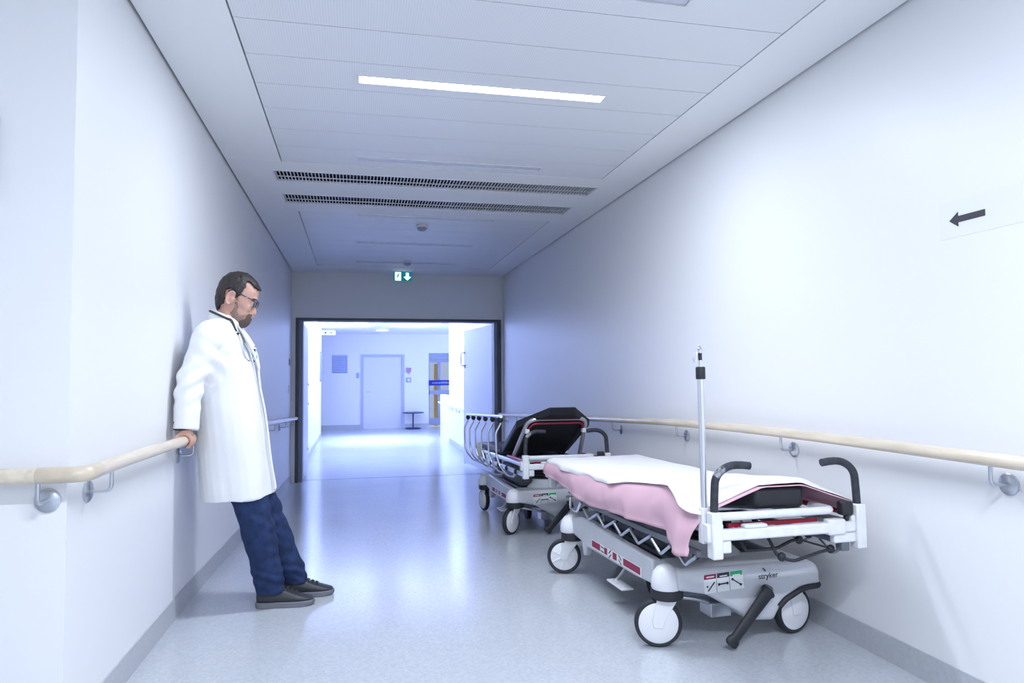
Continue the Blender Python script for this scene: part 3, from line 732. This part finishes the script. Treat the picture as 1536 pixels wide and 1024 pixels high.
# ------------------------------------------------------------------ bedclothes on the near stretcher
YN_ = -.395
def bed_top(x, y):
    z = SURF['z'](x, max(y, -.40))+.004
    # the sheet sinks beyond the cut-off corners of the head end
    n = abs(x)-(.105+(.305-.105)*(y+.385)/.285) if y < -.10 else abs(x)-.305
    if n > 0: z -= min(.12, n*.34)
    return z
HEM = [(-.40,.462),(-.32,.450),(-.11,.482),(-.09,.512),(.10,.508),(.40,.493),(.80,.473),(1.08,.497),(1.40,.530),(1.66,.555)]
WEDGE = [(-.34,.630),(-.30,.640),(-.12,.705),(.12,.690),(.32,.662),(.54,.624),(.75,.617),(1.15,.612),(1.66,.612)]
def sheet(name, m, off, y0, y1, left_hem, right_hem, nu_top=26, nh=14, ny=90, label='', wr=.006, seed=0):
    vs = []; n_row = None
    for j in range(ny+1):
        y = y0+(y1-y0)*j/ny; row = []
        zl, zr = left_hem(y), right_hem(y)
        for k in range(nh, 0, -1):                               # left flap, bottom to top
            t = k/nh; zt = bed_top(-.322, y)+off
            z = zt-(zt-zl)*t
            bul = .018*math.sin(PI*min(1, t*1.1))+.025*t
            flap = max(0, 1-abs(y+.27)/.20)*(.045*t)             # loose corner near the head end swings out
            x = -.327-off-bul*min(1, (zt-zl)/.12)-flap+.009*t*math.sin(9*y+1.3+seed)+.006*t*math.sin(23*y)
            if nh > 8: x -= t*(.016*(1-abs(noise.noise(V((y*3.2+z*3, z*5, 3.3))))*2.2)+.010*abs(noise.noise(V((y*9-z*6, z*7, 7.7)))))-.006*t
            row.append((x, y+.010*t*math.sin(4*y)+.080*min(1, t*1.3)*max(0, 1-(y-y0)/.30)*(nh > 8), z))
        for k in range(nu_top+1):
            x = -.322+.644*k/nu_top; z = bed_top(x, y)+off
            z += wr*.5*noise.noise(V((x*5+seed, y*4, seed)))+wr*.4*noise.noise(V((x*14, y*6+seed, 2)))
            row.append((x, y, max(z, bed_top(x, y)+off*.55)))
        for k in range(1, nh//2+1):
            t = k/(nh//2); zt = bed_top(.322, y)+off; z = zt-(zt-zr)*t
            row.append((.327+off+.02*t, y, z))
        vs += row; n_row = len(row)
    fs = [(j*n_row+i, j*n_row+i+1, (j+1)*n_row+i+1, (j+1)*n_row+i) for j in range(ny) for i in range(n_row-1)]
    me = bpy.data.meshes.new(name); me.from_pydata(vs, [], fs); me.shade_smooth()
    o = bpy.data.objects.new(name, me); COL.objects.link(o); me.materials.append(m)
    md = o.modifiers.new('thick', 'SOLIDIFY'); md.thickness = .0025; md.offset = 1
    o.matrix_world = Matrix.Translation(st1.location) @ st1.rotation_euler.to_matrix().to_4x4()
    return o
pk = sheet('pink_sheet', M['pink'], .002, YN_-.012, 1.655, lambda y: lerp_tab(HEM, y), lambda y: .60, wr=.003, seed=1)
tag(pk, 'pink sheet hanging down the side of the near stretcher', 'sheet')
wh = sheet('white_sheet', M['sheet'], .010, YN_+.004, 1.635, lambda y: lerp_tab(WEDGE, y), lambda y: .60, nh=6, wr=.010, seed=5)
tag(wh, 'white sheet spread on top of the pink one on the near stretcher', 'sheet')

# ------------------------------------------------------------------ the man
FZ0 = fl(3.95)
man = thing('person', (-.45, 3.95, FZ0), 'bearded man in white coat and jeans leaning back on the left wall, gripping the handrail', 'person')
CY_ = 3.935
def remesh(mb, vox, smooth_it=4, fac=.5):
    me = mb.mesh('tmp'); o = bpy.data.objects.new('tmp', me); COL.objects.link(o)
    md = o.modifiers.new('r', 'REMESH'); md.mode = 'VOXEL'; md.voxel_size = vox
    if smooth_it:
        sm = o.modifiers.new('s', 'SMOOTH'); sm.iterations = smooth_it; sm.factor = fac
    bpy.context.view_layer.update()
    m2 = bpy.data.meshes.new_from_object(o.evaluated_get(bpy.context.evaluated_depsgraph_get()))
    bpy.data.objects.remove(o); bpy.data.meshes.remove(me)
    return m2
def link_mesh(me, name, m, root, fn=None):
    if fn:
        nr = [v.normal.copy() for v in me.vertices]
        for v, n in zip(me.vertices, nr): v.co = v.co+n*fn(v.co, n)
    me.name = name; me.shade_smooth(); me.materials.clear(); me.materials.append(m)
    o = bpy.data.objects.new(name, me); COL.objects.link(o); o.parent = root; o.location = -V(root.location); return o

HC = V((-.612, CY_, 1.588))
PROF = [(-.700,1.528),(-.709,1.560),(-.709,1.600),(-.697,1.655),(-.672,1.697),(-.638,1.718),(-.597,1.722),(-.565,1.713),(-.535,1.690),(-.513,1.660),(-.505,1.636),(-.507,1.614),(-.512,1.594),(-.520,1.575),(-.528,1.552),(-.533,1.530),(-.537,1.512),(-.5395,1.4965),(-.541,1.487),(-.546,1.476),(-.552,1.463),(-.561,1.450),(-.578,1.440),(-.597,1.440),(-.622,1.460),(-.650,1.490),(-.680,1.508)]
def head_rings(off=0, nphi=40):
    cl = spline([(x, 0, z) for x, z in PROF], 5, closed=True); rings = []
    for k in range(nphi+1):
        ph = -PI/2+PI*k/nphi
        rr, sy = max(.0, math.cos(ph))**.62, math.sin(ph); ring = []
        for p in cl:
            d = V((p.x-HC.x, 0, p.z-HC.z)); L = d.length
            fz = (p.z-1.44)/.28
            W = .064+.012*min(1, max(0, (p.z-1.47)/.12)); 
            if p.x > -.56: W *= 1-.10*min(1, (p.x+.56)/.05)
            s_ = abs(sy)*math.copysign(1, sy)
            ring.append(V((HC.x, CY_, HC.z))+d*(1+off/L)*rr+V((0, (W+off)*s_*(1 if rr > .0 else 1), 0)))
        rings.append(ring)
    return rings
b = MB()
rings = head_rings(); b.loft(rings)
fw_ = V((math.cos(A(27)), 0, -math.sin(A(27)))); upv = V((math.sin(A(27)), 0, math.cos(A(27))))
# nose, brow, lips, cheeks
nose = []
for (x, z, w, d) in ((-.532,1.566,.007,.010),(-.525,1.545,.008,.012),(-.521,1.525,.010,.014),(-.5225,1.511,.014,.015),(-.532,1.502,.013,.012),(-.540,1.500,.008,.006)):
    nose.append([V((x, CY_, z))+fw_*(d*(math.cos(q)-.4))*.8+V((0,1,0))*w*math.sin(q) for q in [2*PI*k/12 for k in range(12)]])
b.loft(nose)
b.ell((-.521, CY_, 1.588), (.012,.046,.008)); 
b.ell((-.541, CY_, 1.491), (.009,.022,.005)); b.ell((-.545, CY_, 1.483), (.009,.019,.005))
for s in (-1, 1):
    b.ell((-.553, CY_+s*.040, 1.535), (.020,.016,.020))
    # ear
    R = Matrix.Rotation(A(22), 3, 'Y')
    b.ell((-.631, CY_+s*.079, 1.584), (.021,.009,.037), R); b.tube([V((-.632, CY_+s*.089, 1.585))+R @ V((.020*math.cos(q), 0, .035*math.sin(q))) for q in [A(40+25*k) for k in range(11)]], .0052, 8); b.ell((-.625, CY_+s*.086, 1.577), (.008,.006,.012), R)
# neck and trunk
def ring(c, ax, by, n=20, tilt=0): return [V((c[0]+ax*math.cos(q), c[1]+by*math.sin(q), c[2]+tilt*ax*math.cos(q))) for q in [2*PI*k/n for k in range(n)]]
b.loft([ring((-.695,CY_,1.37),.075,.13), ring((-.69,CY_,1.42),.062,.085), ring((-.672,CY_,1.47),.056,.060), ring((-.655,CY_,1.53),.055,.056), ring((-.645,CY_,1.57),.05,.055)])
b.loft([ring((-.63,CY_,.80),.11,.155), ring((-.645,CY_,.95),.105,.15), ring((-.665,CY_,1.12),.10,.145), ring((-.69,CY_,1.28),.105,.16), ring((-.70,CY_,1.38),.085,.15), ring((-.70,CY_,1.42),.06,.09)])
ARM = {}
for s in (-1, 1):
    sh, el = V((-.715, CY_+s*.175, 1.375)), V((-.790, CY_+s*.235, 1.14))
    wr = V((-.798, CY_+s*.275, .935)); ARM[s] = (sh, el, wr)
    b.tube([sh+V((.02,-s*.03,.01)), sh, (sh+el)/2, el, (el+wr)/2, wr, wr+V((.001,0,-.012))], [.05,.055,.047,.040,.037,.027,.026], 16)
    # hand over the rail: palm on top, four fingers curled round the front, thumb on the wall side
    rx, rz, hy = XL+RO, fl(wr.y)+RH, wr.y
    b.loft([ring((-.798, hy, .935),.023,.029,12), ring((rx+.002, hy, rz+.042),.033,.040,12), ring((rx+.003, hy, rz+.030),.034,.043,12), ring((rx+.004,hy,rz+.026),.028,.038,12)])
    for k in range(4):
        fy = hy-s*(-.033+.0225*k); L = (.92,1.0,.96,.82)[k]; g = .0335
        pts = []
        for q in [A(72-58*L*j/3) if False else A(70-j*(150*L)/6) for j in range(7)]:
            pts.append((rx+g*math.cos(q), fy+s*.004*(k-1.5)*.3, rz+g*math.sin(q)))
        b.tube([(rx+.004, fy, rz+.036)]+pts, [.0105,.0105,.0100,.0100,.0097,.0094,.009,.0075], 10)
    th = []
    for j in range(6):
        q = A(112+j*20); th.append((rx+.0335*math.cos(q)-.001, hy+s*(.030+.018*min(1, j/2)), rz+.0335*math.sin(q)))
    b.tube([(rx-.004, hy+s*.018, rz+.040)]+th, [.014,.0135,.0125,.0115,.0110,.0105,.008], 10)
LEGS = {-1: [(-.625,3.855,.84),(-.565,3.855,.66),(-.515,3.86,.50),(-.470,3.88,.30),(-.435,3.912,.10),(-.432,3.915,.06)],
         1: [(-.625,4.015,.84),(-.565,4.005,.66),(-.478,4.03,.47),(-.405,4.055,.27),(-.335,4.075,.10),(-.328,4.078,.06)]}
for s in (-1, 1):
    p = LEGS[s]; b.tube(p, [.085,.075,.060,.055,.040,.040], 14)
    an = V((p[-1][0], p[-1][1], fl(p[-1][1])+.040)); b.loft([[an+V((dx, w*math.cos(q), h*math.sin(q))) for q in [2*PI*k/12 for k in range(12)]] for dx, w, h in ((-.045,.015,.015),(-.02,.024,.022),(.06,.026,.018),(.13,.028,.012),(.17,.015,.008))])
body = link_mesh(remesh(b, .0042, 3, .5), 'body', M['skin'], man)

# hair and beard follow the skull
def inside(x, z, poly):
    c = False; n = len(poly); j = n-1
    for i in range(n):
        xi, zi = poly[i]; xj, zj = poly[j]
        if (zi > z) != (zj > z) and x < (xj-xi)*(z-zi)/(zj-zi)+xi: c = not c
        j = i
    return c
HAIR = [(-.745,1.530),(-.745,1.602),(-.73,1.69),(-.69,1.74),(-.638,1.76),(-.597,1.76),(-.55,1.75),(-.51,1.72),(-.480,1.68),(-.478,1.628),(-.513,1.640),(-.539,1.668),(-.557,1.677),(-.558,1.649),(-.570,1.629),(-.585,1.609),(-.599,1.588),(-.607,1.592),(-.608,1.618),(-.628,1.634),(-.655,1.628),(-.662,1.595),(-.668,1.565),(-.690,1.540),(-.713,1.522)]
BEARD = [(-.606,1.462),(-.608,1.43),(-.596,1.41),(-.565,1.42),(-.545,1.440),(-.530,1.466),(-.522,1.480),(-.520,1.501),(-.545,1.505),(-.557,1.495),(-.566,1.478),(-.585,1.472)]
STUB = [(-.604,1.590),(-.614,1.545),(-.634,1.512),(-.640,1.480),(-.63,1.44),(-.606,1.42),(-.598,1.470),(-.570,1.485),(-.562,1.500),(-.590,1.496),(-.603,1.515),(-.600,1.548)]
def patch(name, m, off, poly, thick, seed):
    rg = head_rings(off, 64); n = len(rg[0]); vs = [p for r_ in rg for p in r_]; fs = []
    for i in range(len(rg)-1):
        for j in range(n):
            k = (j+1) % n; q = (i*n+j, i*n+k, (i+1)*n+k, (i+1)*n+j)
            c = (vs[q[0]]+vs[q[1]]+vs[q[2]]+vs[q[3]])/4
            if inside(c.x+.005*noise.noise(c*60), c.z+.005*noise.noise(c*60+V((9,0,0))), poly): fs.append(q)
    used = sorted({i for f in fs for i in f}); mp = {u: k for k, u in enumerate(used)}
    me = bpy.data.meshes.new(name)
    me.from_pydata([vs[u]+(vs[u]-HC).normalized()*thick*.5*noise.noise(vs[u]*70+V((seed,0,0))) for u in used], [], [tuple(mp[i] for i in f) for f in fs])
    bm = bmesh.new(); bm.from_mesh(me); bmesh.ops.remove_doubles(bm, verts=bm.verts, dist=1e-5); bmesh.ops.recalc_face_normals(bm, faces=bm.faces); bm.to_mesh(me); bm.free()
    o = link_mesh(me, name, m, man)
    sd = o.modifiers.new('t', 'SOLIDIFY'); sd.thickness = thick; sd.offset = 0
    return o
patch('hair', M['hair'], .0065, HAIR, .009, 1)
patch('beard', M['beard'], .0030, BEARD, .004, 5); patch('stubble', M['stubble'], .0016, STUB, .002, 8)
for s in (-1, 1):
    e = MB().ell((-.538, CY_+s*.031, 1.558), (.0115,.0125,.0115)); e = child(man, e, 'eye', M['eyew'])
    lid = MB().ell((-.5365, CY_+s*.031, 1.561), (.0125,.0140,.0105)); lid = lid.build('eyelid', M['skin'], e)
    br = MB().tube([(-.519, CY_+s*.014, 1.583), (-.519, CY_+s*.032, 1.587), (-.532, CY_+s*.052, 1.581)], [.003,.0045,.0025], 8); child(man, br, 'eyebrow', M['hair'])
# glasses
g = bpy.data.objects.new('glasses', None); COL.objects.link(g); g.parent = man; g.location = V((-.52, CY_, 1.56))-man.location
def gl(mb, nm, m): 
    o = mb.build(nm, m, g); o.location = -V((-.52, CY_, 1.56)); return o
for s in (-1, 1):
    c = V((-.517, CY_+s*.033, 1.560)); rim = []
    ex = V((0,1,0)); ey = V((.35, 0, .937)).normalized()
    for k in range(28):
        q = 2*PI*k/28; cu = lambda v_: math.copysign(abs(v_)**.75, v_)
        rim.append(c+ex*.027*cu(math.cos(q))+ey*.020*cu(math.sin(q)))
    gl(MB().tube(rim, .0026, 8, closed=True), 'rim', M['glasses'])
    n_ = ex.cross(ey)
    gl(MB().loft([[p*.97+c*.03+n_*.0006 for p in rim], [p*.97+c*.03-n_*.0006 for p in rim]]), 'lens', M['glass'])
    gl(MB().tube([(-.520, CY_+s*.060, 1.570), (-.527, CY_+s*.074, 1.575), (-.575, CY_+s*.081, 1.601), (-.628, CY_+s*.083, 1.627), (-.645, CY_+s*.080, 1.618)], .0032, 8), 'temple_arm', M['glasses'])
gl(MB().tube([(-.513, CY_-.008, 1.566), (-.511, CY_, 1.569), (-.513, CY_+.008, 1.566)], .0026, 8), 'bridge', M['glasses'])

# trousers
b = MB()
WD = {-1: [.105,.098,.086,.080,.073,.072], 1: [.098,.088,.088,.082,.070,.069]}
for s in (-1, 1):
    p = [V(q) for q in LEGS[s]]; p[-1] = p[-1]+V((.0, 0, -.004))
    sp = spline(p, 4); rr = []
    for i in range(len(sp)): 
        t = i/4; k = min(int(t), 4); rr.append(WD[s][k]+(WD[s][k+1]-WD[s][k])*(t-k))
    b.tube(sp, rr, 20)
b.loft([ring((-.63,CY_,.74),.105,.165), ring((-.635,CY_,.86),.118,.17), ring((-.645,CY_,.95),.115,.16)])
def denim_fold(p, n):
    d = .009*noise.noise(V((p.x*8, p.y*8, p.z*10)))+.004*noise.noise(V((p.x*18+p.z*12, p.y*18, p.z*26)))
    k = max(0, 1-abs(p.z-.44)/.16); d += k*.005*math.sin(p.z*80+p.x*45+3*noise.noise(p*7))*max(0, n.x*.8+.3)
    h = max(0, 1-abs(p.z-.13)/.10); d += h*.004*math.sin(p.z*110+p.x*40+p.y*25+3*noise.noise(p*8))
    return d
tr = link_mesh(remesh(b, .0068, 3), 'trousers', M['denim'], man, denim_fold)

# coat: trunk loft and sleeves fused into one cloth surface
b = MB()
def tr_ring(z, xf, xb, hw, n=28, pw=.85):
    cx, a = (xf+xb)/2, (xf-xb)/2; o = []
    for k in range(n):
        q = 2*PI*k/n; cu = lambda v_: math.copysign(abs(v_)**pw, v_)
        o.append(V((cx+a*cu(math.cos(q)), CY_+hw*cu(math.sin(q)), z+.012*math.cos(q))))
    return o
b.loft([tr_ring(.552,-.415,-.765,.205), tr_ring(.60,-.422,-.772,.207), tr_ring(.74,-.448,-.785,.205), tr_ring(.915,-.470,-.800,.203), tr_ring(1.02,-.487,-.812,.200), tr_ring(1.12,-.502,-.822,.198),
        tr_ring(1.22,-.520,-.832,.203), tr_ring(1.30,-.543,-.836,.205), tr_ring(1.37,-.572,-.825,.195), tr_ring(1.42,-.600,-.80,.165), tr_ring(1.465,-.622,-.765,.110), tr_ring(1.488,-.632,-.742,.085)])
for s in (-1, 1):
    sh, el, wr = ARM[s]
    pts = spline([sh+V((.03,-s*.07,.012)), sh+V((0,-s*.005,.0)), sh*.55+el*.45, el, el*.45+wr*.55, wr+V((0,0,-.014))], 4)
    rr = [.075,.076,.077,.078,.079,.077,.074,.072,.070,.069,.067,.066,.065,.064,.063,.062,.061,.060,.060,.060,.060]
    b.tube(pts, rr[:len(pts)], 22)
def coat_fold(p, n):
    d = .007*noise.noise(V((p.x*5, p.y*5, p.z*3.0)))+.0035*noise.noise(V((p.x*16, p.y*16, p.z*9)))
    if p.z < 1.0: d += .006*math.sin(p.y*26+p.x*17+2*noise.noise(p*3))*min(1, (1.0-p.z)/.35)
    for s in (-1, 1):
        el = ARM[s][1]; k = max(0, 1-(p-el).length/.15)
        d += k*.011*math.sin((p.z*1.0-p.x*.7)*75)
        sh = ARM[s][0]; k = max(0, 1-(p-sh-V((.02,0,-.09))).length/.15); d += k*.006*math.sin((p.z+p.x*.9)*60)
    return d
coat = link_mesh(remesh(b, .0066, 4), 'coat', M['coat'], man, coat_fold)
# collar, lapels, closing edge, pocket, sleeve openings
cr = []
for k in range(25):
    q = A(30+300*k/24); cx, cy = -.668, CY_
    z = 1.512-.062*(.5+.5*math.cos(q)); rx_, ry_ = .070, .082
    base = V((cx+rx_*math.cos(q), cy+ry_*math.sin(q), z))
    out = V((math.cos(q), math.sin(q), 0))
    cr.append([base-out*.012+V((0,0,.016)), base-out*.004+V((0,0,.022)), base+out*.010+V((0,0,.006)), base+out*.020+V((0,0,-.030)), base+out*.012+V((0,0,-.034)), base+V((0,0,-.004))])
child(man, MB().loft(cr), 'collar', M['coat'])
for s in (-1, 1):
    lap = [(-.612, .050, 1.452), (-.578, .085, 1.400), (-.545, .100, 1.345), (-.524, .060, 1.285), (-.506, .020, 1.215), (-.522, .028, 1.290), (-.565, .038, 1.385)]
    P0 = [V((x, CY_+s*y, z)) for x, y, z in lap]; off = V((.008, s*.010, .003))
    child(man, MB().loft([[p+off*.2 for p in P0], [p+off*1.2 for p in P0]]), 'lapel', M['coat'], smooth=False, bevel=.002)
edge = [(-.500,1.215),(-.490,1.12),(-.470,1.02),(-.454,.915),(-.433,.74),(-.413,.625),(-.410,.592)]
child(man, MB().tube([(x+.002, CY_-.035, z) for x, z in spline([(x, 0, z) for x, z in edge], 4) and [(p.x, p.z) for p in spline([(x, 0, z) for x, z in edge], 4)]], .0055, 8), 'coat_front_edge', M['coat'])
child(man, MB().loft([[V((x, CY_+y, z))+V((.012, 0, 0))*t for x, y, z in ((-.622,-.042,1.452),(-.622,.042,1.452),(-.562,.030,1.33),(-.540,0,1.27),(-.562,-.030,1.33))] for t in (0, 1)]), 'shirt', M['shirt'], smooth=False, bevel=.003)
pk_ = [(-.560, -.170, 1.235), (-.532, -.105, 1.240), (-.520, -.105, 1.13), (-.548, -.172, 1.125)]
child(man, MB().b2(-.540, -.522, CY_+.02, CY_+.036, 1.255, 1.325), 'pocket_pen', M['glasses'], bevel=.002)
child(man, MB().ell((-.524, CY_+.03, 1.278), (.012,.016,.020)), 'badge_clip', M['chrome'])
for s in (-1, 1):
    wr = ARM[s][2]
    child(man, MB().lathe([(.034,-.012),(.042,-.008),(.042,.03)], wr+V((-.012,0,.0))), 'sleeve_inside', M['black'])  # black ring filling the sleeve opening

# shoes
def shoe(hx, cy, zf, ang, L=.285):
    r_ = bpy.data.objects.new('shoe', None); COL.objects.link(r_); r_.parent = man
    r_.location = V((hx, cy, zf))-man.location; r_.rotation_euler = (0, 0, ang)
    sec = [(0.0,.020,.030,.085),(.012,.035,.022,.108),(.05,.041,.020,.112),(.09,.042,.020,.108),(.13,.044,.020,.094),(.17,.047,.020,.076),(.21,.048,.020,.062),(.245,.044,.020,.050),(.27,.033,.022,.044),(.283,.018,.026,.038)]
    rings = []
    for x, w, z0, z1 in sec:
        o = []
        for k in range(20):
            q = 2*PI*k/20; c, s_ = math.cos(q), math.sin(q); zz = (z0+z1)/2+(z1-z0)/2*math.copysign(abs(s_)**.7, s_)
            nar = 1-.42*max(0, (zz-.05)/.05) if zz > .05 else 1
            o.append(V((x, w*nar*math.copysign(abs(c)**.75, c), zz)))
        rings.append(o)
    MB().loft(rings).build('upper', M['leather'], r_)
    sr = []
    for z, g in ((0,.0),(.004,.004),(.026,.005),(.030,.001)):
        o = []
        for k in range(44):
            q = 2*PI*k/44; x = .142+(.146+g-.001)*math.cos(q)
            w = lerp_tab([(-.01,.014),(.0,.024),(.03,.036),(.10,.037),(.17,.046),(.22,.049),(.26,.040),(.285,.018),(.295,.008)], x)
            o.append(V((x, (w+g)*math.copysign(1, math.sin(q))*min(1, abs(math.sin(q))*3.0), z+.006*max(0, (x-.22)/.07)*(z < .02))))
        sr.append(o)
    MB().loft(sr).build('sole', M['sole'], r_)
    lc = MB()
    for k in range(5):
        x = .105+.022*k; z = lerp_tab([(.09,.110),(.13,.096),(.17,.079),(.21,.064)], x)
        lc.tube(spline([(x-.006,-.026,z-.010),(x,-.010,z+.002),(x+.006,.010,z+.002),(x+.012,.026,z-.010)], 4), .0026, 6)
        lc.tube(spline([(x-.006,.026,z-.010),(x,.010,z+.003),(x+.006,-.010,z+.003),(x+.012,-.026,z-.010)], 4), .0026, 6)
    for s in (-1, 1): lc.tube(spline([(.105,0,.106),(.10,s*.02,.125),(.112,s*.034,.118),(.12,s*.018,.104)], 5), .0026, 6)
    lc.build('laces', M['lace'], r_)
    MB().tube([(.022+.026*math.cos(q)+.022, .027*math.sin(q), .098) for q in [2*PI*k/18 for k in range(18)]], .006, 8, closed=True).build('shoe_collar', M['leather'], r_)
    return r_
shoe(-.497, 3.915, fl(3.915), A(-1.5)); shoe(-.402, 4.075, fl(4.075), A(0))

# stethoscope slung round the neck
sx = thing('stethoscope', (-.66, CY_, 1.45), 'dark stethoscope slung round the neck over the white coat', 'stethoscope')
nk = []
for k in range(17):
    q = A(62+236*k/16); z = 1.522-.075*(.5+.5*math.cos(q)); rr = .100
    nk.append((-.663+.082*math.cos(q), CY_+.100*math.sin(q), z))
pre = [(-.566, CY_+.098, 1.34), (-.594, CY_+.100, 1.40)]; post = [(-.602, CY_-.104, 1.415), (-.585, CY_-.112, 1.392)]
child(sx, MB().tube(spline(pre+nk+post, 3), .0058, 10), 'tubing', M['grip'])
child(sx, MB().tube(spline([(-.585, CY_-.112, 1.392), (-.566, CY_-.125, 1.345), (-.556, CY_-.122, 1.295), (-.543, CY_-.10, 1.262), (-.530, CY_-.075, 1.268), (-.536, CY_-.070, 1.30), (-.560, CY_-.085, 1.35)], 5), .0036, 8), 'binaural', M['alu'])
child(sx, MB().tube(spline([(-.594, CY_-.113, 1.405), (-.612, CY_-.128, 1.400), (-.612, CY_-.130, 1.375)], 4), .003, 8), 'ear_tube', M['steel'])
child(sx, MB().lathe([(.006,-.010),(.021,-.008),(.023,.0),(.020,.008),(.008,.012)], (-.540, CY_+.098, 1.322), (1, .35, 0), 24), 'chest_piece', M['chrome'])

# ------------------------------------------------------------------ light
def area(name, loc, sx_, sy_, power, col, rot=(0,0,0)):
    l = bpy.data.lights.new(name, 'AREA'); l.shape = 'RECTANGLE'; l.size = sx_; l.size_y = sy_; l.energy = power; l.color = col
    o = bpy.data.objects.new(name, l); COL.objects.link(o); o.location = loc; o.rotation_euler = rot; return o
COOL = (.825, .882, 1); BLUE = (.40, .50, 1)
area('strip_lamp_light', (.645, 3.493, ZC-.004), 1.26, .07, 38, COOL)
area('strip_lamp_light', (.645, .25, ZC-.004), 1.26, .07, 88, COOL)
area('strip_lamp_light', (.645, -3.1, ZC-.004), 1.26, .07, 95, COOL)
for sg_ in (-1, 1):
    l = area('hall_wall_fill', (.63+sg_*.25, 15.4, ZH-.12), .25, 5.6, 200, BLUE, (0, sg_*-A(78), 0)); l.data.spread = A(110)  # unseen area lights added to brighten both side walls of the hall
l = area('hall_floor_fill', (.63, 17.6, ZH-.03), 2.4, 2.6, 95, BLUE); l.data.spread = A(50)  # unseen light added to make the bright patch on the hall floor
l = area('skylight', (XHR-.05, 18.4, 1.1), 2.0, 5.4, 220, BLUE, (0, A(90), 0))
W = bpy.data.worlds.new('World'); S.world = W; W.use_nodes = True
W.node_tree.nodes['Background'].inputs['Color'].default_value = (.62, .72, 1, 1); W.node_tree.nodes['Background'].inputs['Strength'].default_value = 1.2

# ------------------------------------------------------------------ camera
fpx, yaw, pit, rol = 1056.4, .2185, .0479, -.0071
F = V((math.sin(yaw)*math.cos(pit), math.cos(yaw)*math.cos(pit), math.sin(pit)))
R0 = V((math.cos(yaw), -math.sin(yaw), 0)); U0 = R0.cross(F)
Rv = R0*math.cos(rol)+U0*math.sin(rol); Uv = Rv.cross(F)
cd = bpy.data.cameras.new('camera'); cd.sensor_width = 36; cd.lens = 36*fpx/1536; cd.clip_start = .05
co = bpy.data.objects.new('camera', cd); COL.objects.link(co)
co.matrix_world = Matrix(((Rv.x, Uv.x, -F.x, 0), (Rv.y, Uv.y, -F.y, 0), (Rv.z, Uv.z, -F.z, 1.175), (0,0,0,1)))
S.camera = co
S.view_settings.view_transform = 'Standard'; S.view_settings.look = 'None'; S.view_settings.exposure = 0.0; S.view_settings.gamma = 1; S.view_settings.use_curve_mapping = False
